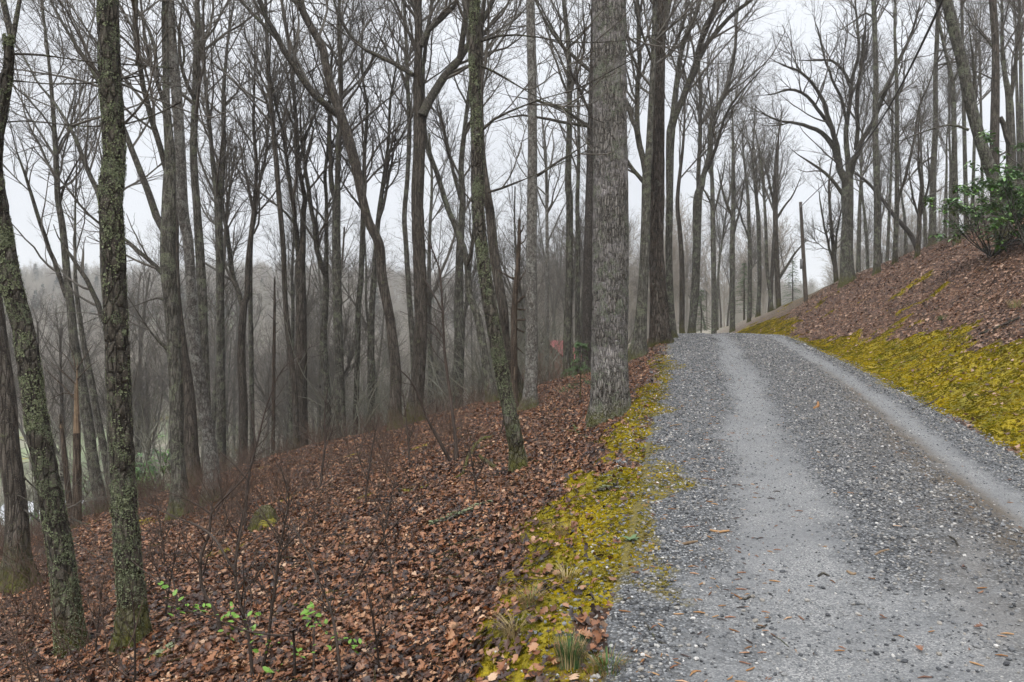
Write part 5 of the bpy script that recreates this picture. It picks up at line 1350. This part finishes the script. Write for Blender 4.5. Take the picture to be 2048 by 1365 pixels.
sapling('arching shrub stem set with bright green new leaves, nearest the camera', [[(591,1358,6),(588,1281,5),(586,1262,4)], [(587,1272,4),(544,1270,4),(490,1262,4),(450,1246,3),(410,1232,3),(370,1219,3),(338,1202,2),(303,1187,1)], [(378,1216,3),(351,1190,3),(317,1163,3),(285,1139,2),(262,1120,1)], [(586,1256,3),(565,1245,2),(535,1240,2),(505,1228,1)]], 16, 1, leaves=gl, seed=3, name='leafing_shrub')
sapling('low shrub with a tuft of fresh green leaves beside the arching stem', [[(628,1345,5),(627,1300,4),(628,1255,4),(633,1235,3)], [(632,1236,3),(650,1265,2),(672,1272,2),(700,1285,2),(735,1300,1)]], 10, 1, leaves=[(605,1230,18),(618,1238,18),(628,1246,17),(622,1228,17),(634,1222,15),(642,1252,12),(655,1253,12),(680,1268,12),(690,1285,15),(702,1281,15),(668,1295,14),(672,1288,12),(720,1297,12),(738,1291,10),(590,1292,12),(604,1305,17),(606,1315,12),(596,1356,14),(632,1296,11)], seed=4, name='leafing_shrub')
sapling('small green-tipped shoot at the bottom edge below the arching stem', [[(545,1362,3),(547,1348,3),(552,1340,2),(566,1335,1)]], 3, 0, leaves=[(547,1352,15),(541,1345,12),(562,1342,12),(568,1333,9),(530,1290,14),(543,1290,10),(531,1300,12)], seed=5, name='leafing_shrub')
sapling('crooked bare sapling with an S-bent stem, left of the arching green shrub', [[(441,1268,9),(437,1232,8),(408,1187,7),(400,1160,7),(402,1107,6),(421,1064,6),(420,1027,5),(436,1008,4),(470,975,3),(496,949,2),(516,887,1)], [(420,1027,4),(400,1012,3),(376,1000,3),(340,985,2),(300,980,1)]], 26, 3, seed=6)
sapling('bare sapling forking low with a long limb arching left', [[(507,1368,7),(499,1281,7),(483,1214,6),(472,1171,6),(469,1142,6),(475,1100,5),(482,1060,4),(490,1020,3),(492,980,2)], [(469,1142,5),(437,1088,5),(421,1067,5),(390,1048,4),(350,1035,3),(300,1010,2),(285,1000,1)]], 26, 3, seed=7)
sapling('tall thin bare sapling right of the low forking one', [[(520,1348,8),(536,1294,7),(541,1240,6),(552,1160,6),(557,1107,5),(571,1040,4),(581,1000,3),(560,930,2)], [(552,1160,4),(535,1120,3),(500,1180,2)], [(556,1112,3),(585,1080,3),(620,1040,2),(680,1000,1)]], 24, 3, seed=8)
sapling('straight thin bare stem leaning left in mid slope', [[(683,1368,6),(672,1267,6),(659,1206,5),(635,1160,4),(614,1102,4),(587,1053,3),(570,1010,1)]], 20, 3, seed=9)
sapling('dark twin-stemmed sapling standing in front of the dark broad tree', [[(913,922,10),(911,873,8),(905,827,8),(900,788,7),(889,708,6),(885,615,5),(880,538,4),(862,492,3),(845,460,2)], [(904,928,8),(879,883,7),(854,837,5),(836,788,4),(820,758,3),(800,740,2)], [(884,620,4),(868,590,3),(850,560,2),(830,530,1)], [(888,680,3),(870,650,2),(840,640,1),(800,622,1)]], 30, 4, seed=10)
sapling('leaning leafless switch right of the straight thin stem', [[(700,1180,4),(740,1110,4),(790,1050,3),(830,1000,2),(850,985,1)]], 10, 2, seed=11)
sapling('wispy bare shrub at the bottom left corner below the lichen trunk', [[(270,1368,5),(270,1290,4),(268,1220,3),(262,1180,2)], [(270,1330,3),(250,1350,3),(235,1300,2)]], 16, 3, seed=12)
sapling('thin reddish switch rising left of the crooked bare sapling', [[(360,1240,4),(352,1190,4),(345,1150,3),(338,1130,2)]], 4, 1, seed=13)
sapling('slim bare sapling below the white-blotched trunk', [[(490,1060,6),(492,1010,6),(497,949,5),(516,880,4),(530,820,3),(560,740,2),(610,700,1)], [(495,960,4),(470,930,3),(440,905,2)]], 26, 3, seed=14)
sapling('spindly bare sapling on the slope under the double trunk', [[(640,980,5),(645,930,5),(652,880,4),(648,830,3),(655,780,2)], [(648,900,3),(665,860,2),(672,820,1)]], 22, 3, seed=15)
sapling('dead twiggy shrub behind the hooked mossy base', [[(1000,870,4),(1010,830,4),(1005,790,3),(1012,740,2)]], 18, 3, seed=16)

for k, (lab, u, v, lean, hh) in enumerate([('thin bare sapling leaning right below the brown wide-footed trunk', 470, 1120, 30, 150), ('bare switch in the brush left of the low forking sapling', 330, 1130, -20, 140), ('forked bare sapling on the slope below the mossy column', 730, 1010, 25, 170),
        ('bare sapling right of the leaning leafless switch', 790, 1190, -40, 190), ('low bare shrub beside the lichen-tufted fallen branch', 770, 1070, 20, 110), ('bare sapling at the bottom edge right of the green tufted shrub', 760, 1345, -30, 190),
        ('thin sapling on the slope below the crooked dark tree', 820, 930, -15, 150), ('lone bare switch left of the leaning lichen tree', 955, 1000, -20, 120), ('bare stem at the bottom between the two lichen trunks', 190, 1310, 20, 170), ('twiggy bare shrub right of the thickest lichen trunk', 330, 1240, 30, 170)]):
    sapling(lab, [[(u, v, 5), (u+lean*.2, v-hh*.3, 4), (u+lean*.5, v-hh*.6, 3), (u+lean, v-hh, 1.5)], [(u+lean*.2, v-hh*.3, 3), (u-lean*.5, v-hh*.55, 2), (u-lean*.9, v-hh*.8, 1)]], 20, 3, seed=60+k)

# ---- brush too dense to count
def brush_mesh(k):
    rng = np.random.default_rng(900+k); mb = MB(); n = 9
    a = rng.uniform(0, 6.28, n); S = np.zeros((n, 6, 3)); d = np.stack([np.cos(a)*.4, np.sin(a)*.4, np.full(n, .9)], -1); S[:, 0, :2] = rng.normal(size=(n, 2))*.12
    for q in range(1, 6):
        d = d+rng.normal(size=d.shape)*.2; d /= np.linalg.norm(d, axis=-1, keepdims=True); S[:, q] = S[:, q-1]+d*rng.uniform(.10, .2, n)[:, None]
    R = np.repeat(np.linspace(.005, .002, 6)[None], n, 0); mb.tubes(S, R, 3)
    P2, R2 = offshoots(S, R, 44, .25, 1, (25, 60), .5, (.12, .45), 4, .18, .05, rng, .7, .0016, .0026); mb.tubes(P2, R2, 3)
    me = mb.mesh('brush'); me.materials.append(M['twig_red']); return me
BR = [brush_mesh(k) for k in range(5)]
n = 2900
y = RNG.uniform(3.6, 34, n); x = RNG.uniform(-.75, .75, n)*y
dl = road_left(y)-x; dr = x-road_right(y)
dens = np.where(dl > 0, (.35+.65*sstep(5, 9, y))*(1-.45*sstep(15, 19, y)*(1-sstep(24, 28, y)))*sstep(1.2, 4.5, dl)*(.22+.78*sstep(9, 20, y+.7*np.clip(dl-6, 0, 9)))*np.clip(.35+1.6*(fbm(x*.35, y*.35, seed=81)-.3), 0, 1), np.where(dr > 0, .35*sstep(4.5, 7, dr), 0))
keep = RNG.random(n) < dens
x, y = x[keep], y[keep]; z = height(x, y); n = len(x)
rot = np.stack([RNG.normal(0, .15, n), RNG.normal(0, .15, n), RNG.uniform(0, 6.28, n)], -1)
scatter('undergrowth', np.stack([x, y, z], -1), rot, RNG.uniform(.55, 1.25, n), BR, 'reddish-brown leafless brush over the slope and hilltop', 'undergrowth', M['twig_red'])

BP = []
for mm in BR[:3]:
    m2 = mm.copy(); m2.materials.clear(); m2.materials.append(M['stem_pale']); BP.append(m2)
n = 520
y = RNG.uniform(24, 72, n); x = RNG.uniform(-.74, .12, n)*y
keep = (road_left(y)-x > 3.5); x, y = x[keep], y[keep]; z = height(x, y); n = len(x)
scatter('thicket', np.stack([x, y, z], -1), np.stack([RNG.normal(0, .1, n), RNG.normal(0, .1, n), RNG.uniform(0, 6.28, n)], -1), RNG.uniform(2.5, 6.0, n), BP, 'pale grey-green twiggy thicket between the trunks in the hollow', 'thicket', M['stem_pale'])
# twigs lying about in the leaves
TW = []
for k in range(4):
    r = np.random.default_rng(950+k); P = np.cumsum(np.concatenate([[[0, 0, 0]], np.stack([np.full(5, .2), r.normal(size=5)*.05, r.normal(size=5)*.02], -1)]), 0); P -= P.mean(0)
    mb = MB(); mb.tubes(P, np.linspace(.016, .006, 6), 4)
    P2, R2 = offshoots(P[None], np.linspace(.016, .006, 6)[None], 3, .2, .9, (25, 50), .4, (.15, .4), 4, .1, 0, r, .6, .004, .009); mb.tubes(P2, R2, 3)
    me = mb.mesh('twig'); me.materials.append(M['deadwood'] if k % 2 else M['stem_dark']); TW.append(me)
n = 5200
y = (RNG.random(n)*(26-2.6)+2.6); x = RNG.uniform(-.72, .72, n)*y
keep = (road_left(y)-x > .5) | (x-road_right(y) > 1.6); x, y = x[keep], y[keep]; z = height(x, y); n = len(x)
scatter('twig_litter', np.stack([x, y, z+.03], -1), rot_from(normal_at(x, y), RNG.uniform(0, 6.28, n), np.abs(RNG.normal(0, .12, n)), RNG.uniform(0, 6.28, n)), RNG.uniform(.08, .42, n)**1.2, TW, 'small dead twigs strewn among the fallen leaves', 'twigs', M['deadwood'])

# ------------------------------------------------------------------ fallen branches and logs
def fallen(label, pts, mat, r_scale=1.0, twigs=0, lich=0, seed=1, name='fallen_branch', cat='branch', lift=.0):
    rng = np.random.default_rng(seed)
    P, R = [], []
    for u, v, w in pts:
        Y = hit(u, v, 30); x = (u-1024)/F*Y; r = w/2/F*Y*r_scale
        d = float(road_left(Y))-x
        z = gz(x, Y) if (d > 0 or x > float(road_right(Y))) else float(road_surface(np.array([x]), np.array([Y]))[0][0])+.012
        P.append((x, Y, z+r*.75+lift)); R.append(r)
    P, R = np.array(P), np.array(R); base = P[0].copy()
    pe, re = resample(P-base, R, max(8, 4*len(P))); re[0] *= .8
    pe[1:-1] += rng.normal(size=pe[1:-1].shape)*re[1:-1, None]*.15
    mb = MB(); mb.tubes(pe, re, 9, cap=True)
    if twigs == 0 and lich == 0:
        o = add_obj(name, mb.mesh(name), M[mat], None, base); tag(o, label, cat); return
    root = empty(name, base); add_obj('wood', mb.mesh('wood'), M[mat], root)
    if twigs:
        mb = MB(); a, b_ = resample(P-base, R, 12); P2, R2 = offshoots(a[None], b_[None], twigs, .2, 1, (25, 60), .35, (.12, .5), 5, .12, .06, rng, .5, .003, .008); mb.tubes(P2, R2, 4)
        add_obj('twigs', mb.mesh('twigs'), M[mat], root)
    if lich:
        mb = MB()
        for k in range(lich):
            i = rng.integers(1, len(pe)-1); a = rng.uniform(-.2, 3.3); o = pe[i]+np.array([math.cos(a)*.6, 0, abs(math.sin(a))])*re[i]+rng.normal(size=3)*.012
            rr = rng.uniform(.008, .024); m = 5
            ring = [o+np.array([math.cos(q*1.257)*rr, math.sin(q*1.257)*rr, rng.uniform(.0, .016)])*rng.uniform(.7, 1.2) for q in range(m)]
            mb.add([o]+ring, None, [(0, 1+q, 1+(q+1) % m) for q in range(m)])
        add_obj('lichen', mb.mesh('lichen', False), M['lichen_flake'], root)['kind'] = 'stuff'
    tag(root, label, cat)
M['mossy_log'] = plain('moss_covered_log', (.06, .055, .01), (.22, .19, .03), 14)
fallen('fallen branch tufted with pale lichen in the middle of the slope', [(854,1062,9),(895,1044,10),(931,1033,9),(964,1016,7),(986,1009,5)], 'limb', 1.1, 5, 190, 1)
fallen('long crooked fallen branch below the slim leaning lichen tree', [(985,877,8),(966,882,9),(952,894,9),(944,906,8),(934,926,8),(927,952,7),(905,962,5),(880,968,4)], 'deadwood', 1.0, 4, 0, 2)
fallen('short bare pale log beside the long crooked branch', [(957,914,8),(965,922,9),(978,931,9),(992,938,8)], 'deadwood', 1.0, 0, 0, 3, 'fallen_log', 'log')
fallen('thin mossy stick lying left of the lichen-tufted branch', [(798,983,6),(820,986,7),(842,980,6),(858,972,4)], 'mossy_log', 1.0, 0, 0, 4)
fallen('moss-covered log at the bottom left below the thick lichen trunk', [(298,1332,13),(318,1320,15),(338,1309,14),(354,1300,10)], 'mossy_log', 1.0, 0, 40, 5, 'fallen_log', 'log')
fallen('weathered limb lying across the slope behind the green-leaved shrub', [(392,1136,5),(425,1135,6),(450,1139,6),(470,1148,5),(490,1152,4)], 'deadwood', 1.1, 5, 0, 6)
fallen('dark stick resting in the leaves at the foot of the leaning lichen tree', [(1022,938,5),(1005,946,5),(985,956,4),(960,964,3)], 'limb', 1.0, 3, 0, 7)
fallen('slender grey branch curving above the crooked one', [(916,874,4),(935,877,4),(955,876,4),(972,876,3)], 'deadwood', 1.0, 3, 0, 8)
fallen('lichen-flecked twig on the moss of the road verge', [(1194,987,5),(1210,984,6),(1226,978,5),(1238,973,4)], 'limb', 1.0, 2, 30, 9, 'fallen_twig', 'twig')
fallen('forked dead branch end jutting from the leaves by the big grey trunk', [(1148,852,6),(1153,868,5),(1168,874,4),(1178,880,3)], 'deadwood', 1.0, 4, 20, 10)
fallen('dark stick on the bank at the right edge', [(1960,671,4),(1985,661,5),(2010,650,5),(2040,638,4)], 'limb', 1.0, 3, 0, 11)
fallen('dark dead limb lying under the rhododendron on the bank', [(1965,500,5),(2000,490,6),(2040,482,6),(2070,476,5)], 'limb', 1.0, 5, 0, 12)
fallen('thin curved twig lying on the moss beside the road', [(1825,822,3),(1845,816,3),(1862,808,3),(1878,796,2)], 'limb', 1.0, 0, 0, 13, 'fallen_twig', 'twig')
fallen('dead limb jutting over the mossy mound at the crest', [(1578,614,3),(1592,611,3),(1608,607,3),(1630,606,2)], 'limb', 1.0, 2, 0, 14)
STK = [('orange-brown bark splinter lying by the left wheel track', [(1420,1071,4),(1440,1072,5),(1458,1069,4)], 'bark_chip'), ('pale curved stick at the left edge of the gravel', [(1362,1102,5),(1378,1100,6),(1395,1094,4)], 'splinter'),
       ('dark crescent-shaped twig on the left wheel track', [(1484,1207,4),(1493,1208,5),(1501,1204,4)], 'limb'), ('thin tan twig joined to the dark crescent one', [(1462,1194,3),(1472,1201,3),(1484,1207,3)], 'bark_chip'),
       ('short black stick in the middle of the road', [(1636,1159,4),(1647,1158,5),(1658,1160,4)], 'limb'), ('broken tan chip right of the short black stick', [(1694,1155,5),(1703,1160,6),(1712,1162,4)], 'splinter'),
       ('dark straight twig low on the left wheel track', [(1512,1265,3),(1522,1262,4),(1534,1255,3)], 'limb'), ('small tan stick pointing up the road in the gravel middle', [(1750,1130,4),(1762,1128,5),(1778,1122,3)], 'splinter'),
       ('reddish forked stick further up the middle of the road', [(1628,828,5),(1636,824,6),(1636,816,4)], 'bark_chip'), ('dark curled twig in the brown dirt by the right track', [(1896,1094,3),(1906,1098,4),(1912,1108,4),(1916,1116,3)], 'limb'),
       ('tan stick on the gravel shoulder near the big grey trunk', [(1278,858,5),(1286,856,6),(1294,853,4)], 'splinter'), ('thin twig lying across the gravel shoulder', [(1340,856,3),(1352,855,3),(1364,853,2)], 'splinter'),
       ('long thin dark twig trailing down the left wheel track', [(1545,1280,2),(1560,1292,2),(1578,1306,2)], 'limb'), ('dark twig crossing the verge where gravel meets moss', [(1290,1255,4),(1300,1275,4),(1312,1300,4),(1335,1308,4)], 'limb')]
for k, (lab, pts, mt) in enumerate(STK): fallen(lab, pts, mt, 1.0, 0, 0, 40+k, 'stick', 'stick')

# ------------------------------------------------------------------ grass tufts, a rosette and a stump
def tuft(label, u, v, n, h, mats, seed, spread=.07, droop=.6):
    rng = np.random.default_rng(seed); p = on_ground(u, v); root = empty('grass_tuft', p)
    for mt, share in mats:
        mb = MB()
        for k in range(int(n*share)):
            a = rng.uniform(0, 6.28); r = spread*math.sqrt(rng.random()); b0 = np.array([math.cos(a)*r, math.sin(a)*r, -.01]); L = h*rng.uniform(.5, 1.1); d = np.array([math.cos(a), math.sin(a), 0])*rng.uniform(.1, droop)
            pts = [b0+d*L*t*t+np.array([0, 0, L*(t-.35*droop*t*t)]) for t in (0, .4, .75, 1)]
            s = np.array([-math.sin(a), math.cos(a), 0])*.0022
            V = []
            for q, pp in enumerate(pts): V += [pp-s*(1-q*.3), pp+s*(1-q*.3)]
            mb.add(V, [(0, 1, 3, 2), (2, 3, 5, 4), (4, 5, 7, 6)])
        o = add_obj('blades', mb.mesh('blades', False), M[mt], root); o['kind'] = 'stuff'
    tag(root, label, 'grass')
tuft('short green grass tuft at the bottom of the mossy verge', 1140, 1335, 420, .15, [('grass', .6), ('grass_dry', .4)], 1, .06, .4)
tuft('drooping dry straw tuft on the near mossy hump', 1060, 1215, 150, .17, [('grass_dry', .9), ('grass', .1)], 2, .05, 1.1)
tuft('wispy dry grass below the mossy hump', 1030, 1275, 120, .14, [('grass_dry', 1.0)], 3, .06, 1.2)
tuft('dry grass wisp at the middle of the mossy verge', 1135, 1160, 110, .12, [('grass_dry', .9), ('grass', .1)], 4, .06, 1.1)
tuft('dry grass at the bottom edge beside the gravel', 1215, 1345, 150, .10, [('grass_dry', .6), ('grass', .4)], 5, .08, .9)
tuft('straw wisps on the upper part of the left moss', 1120, 1070, 120, .11, [('grass_dry', 1.0)], 6, .08, 1.1)
tuft('pale grass clump on the leafy bank at the right edge', 2035, 615, 260, .26, [('grass_dry', .8), ('grass', .2)], 7, .16, .9)
tuft('green fern-like tuft in the moss high on the bank', 1885, 640, 120, .2, [('grass', 1.0)], 8, .12, .9)
p = on_ground(1262, 1086); root = empty('leaf_rosette', p+np.array([0, 0, .01]))
for k in range(9):
    o = bpy.data.objects.new('leaf', LEAF_G); COL.objects.link(o); o.parent = root
    o.rotation_euler = (.25+.1*(k % 3), 0, k*.7); s = .05+.012*(k % 3); o.scale = (s*.8, s, s)
tag(root, 'small flat rosette of pale green leaves at the gravel edge', 'weed')
# mossy stump
p = on_ground(533, 1052); root = empty('tree_stump', p)
v, q, grid, fr = trunk_mesh(np.array([[0, 0, -.1], [0, 0, .05], [.03, 0, .16], [.08, .02, .22]]), np.array([.17, .15, .12, .05]), 18, .03, .4, .12, None, 3)
add_obj('wood', mesh_np('wood', v, q), M['brown'], root)
mb = MB(); v2, q2, _, _ = trunk_mesh(np.array([[.06, -.08, -.05], [.07, -.09, .06], [.09, -.08, .13]]), np.array([.13, .12, .03]), 14, .03, .2, .15, None, 9)
add_obj('moss_cap', mesh_np('moss_cap', v2, q2), M['mossy_log'], root)
tag(root, 'low rotten stump capped with moss behind the tall thin sapling', 'stump')
# small debris on the road
chip = []
for k in range(4):
    r = np.random.default_rng(60+k); mb = MB(); mb.tubes(np.array([[-.5, 0, 0], [0, r.normal()*.08, .03], [.5, 0, 0]]), np.array([.05, .08, .03]), 4, cap=True); mm = mb.mesh('chip', False); mm.materials.append(M['bark_chip'] if k < 2 else M['leaf']); chip.append(mm)
n = 700; y = 2.8+14*RNG.random(n)**1.6; L, R = road_left(y), road_right(y); t = np.where(RNG.random(n) < .6, np.abs(RNG.normal(.14, .09, n)), RNG.random(n)); x = L+t*(R-L); z, _ = road_surface(x, y)
scatter('debris', np.stack([x, y, z+.017], -1), np.stack([0*x, 0*x, RNG.uniform(0, 6.28, n)], -1), RNG.uniform(.02, .06, n), chip, 'tiny bark chips and leaf scraps scattered on the gravel', 'debris', M['bark_chip'])

# ------------------------------------------------------------------ damp air
mb = MB(); mb.box((0, 260, 14), (1104, 654, 78))
m = bpy.data.materials.new('damp_air'); m.use_nodes = True; nt = m.node_tree; nt.nodes.clear()
o_ = nt.nodes.new('ShaderNodeOutputMaterial'); pv = nt.nodes.new('ShaderNodeVolumePrincipled')
pv.inputs['Color'].default_value = (.97, .98, 1, 1); pv.inputs['Density'].default_value = .0008; pv.inputs['Anisotropy'].default_value = .2
nt.links.new(pv.outputs[0], o_.inputs['Volume'])
hz = add_obj('haze', mb.mesh('haze', False), m); tag(hz, 'thin damp haze hanging over the valley', 'haze', kind='stuff')
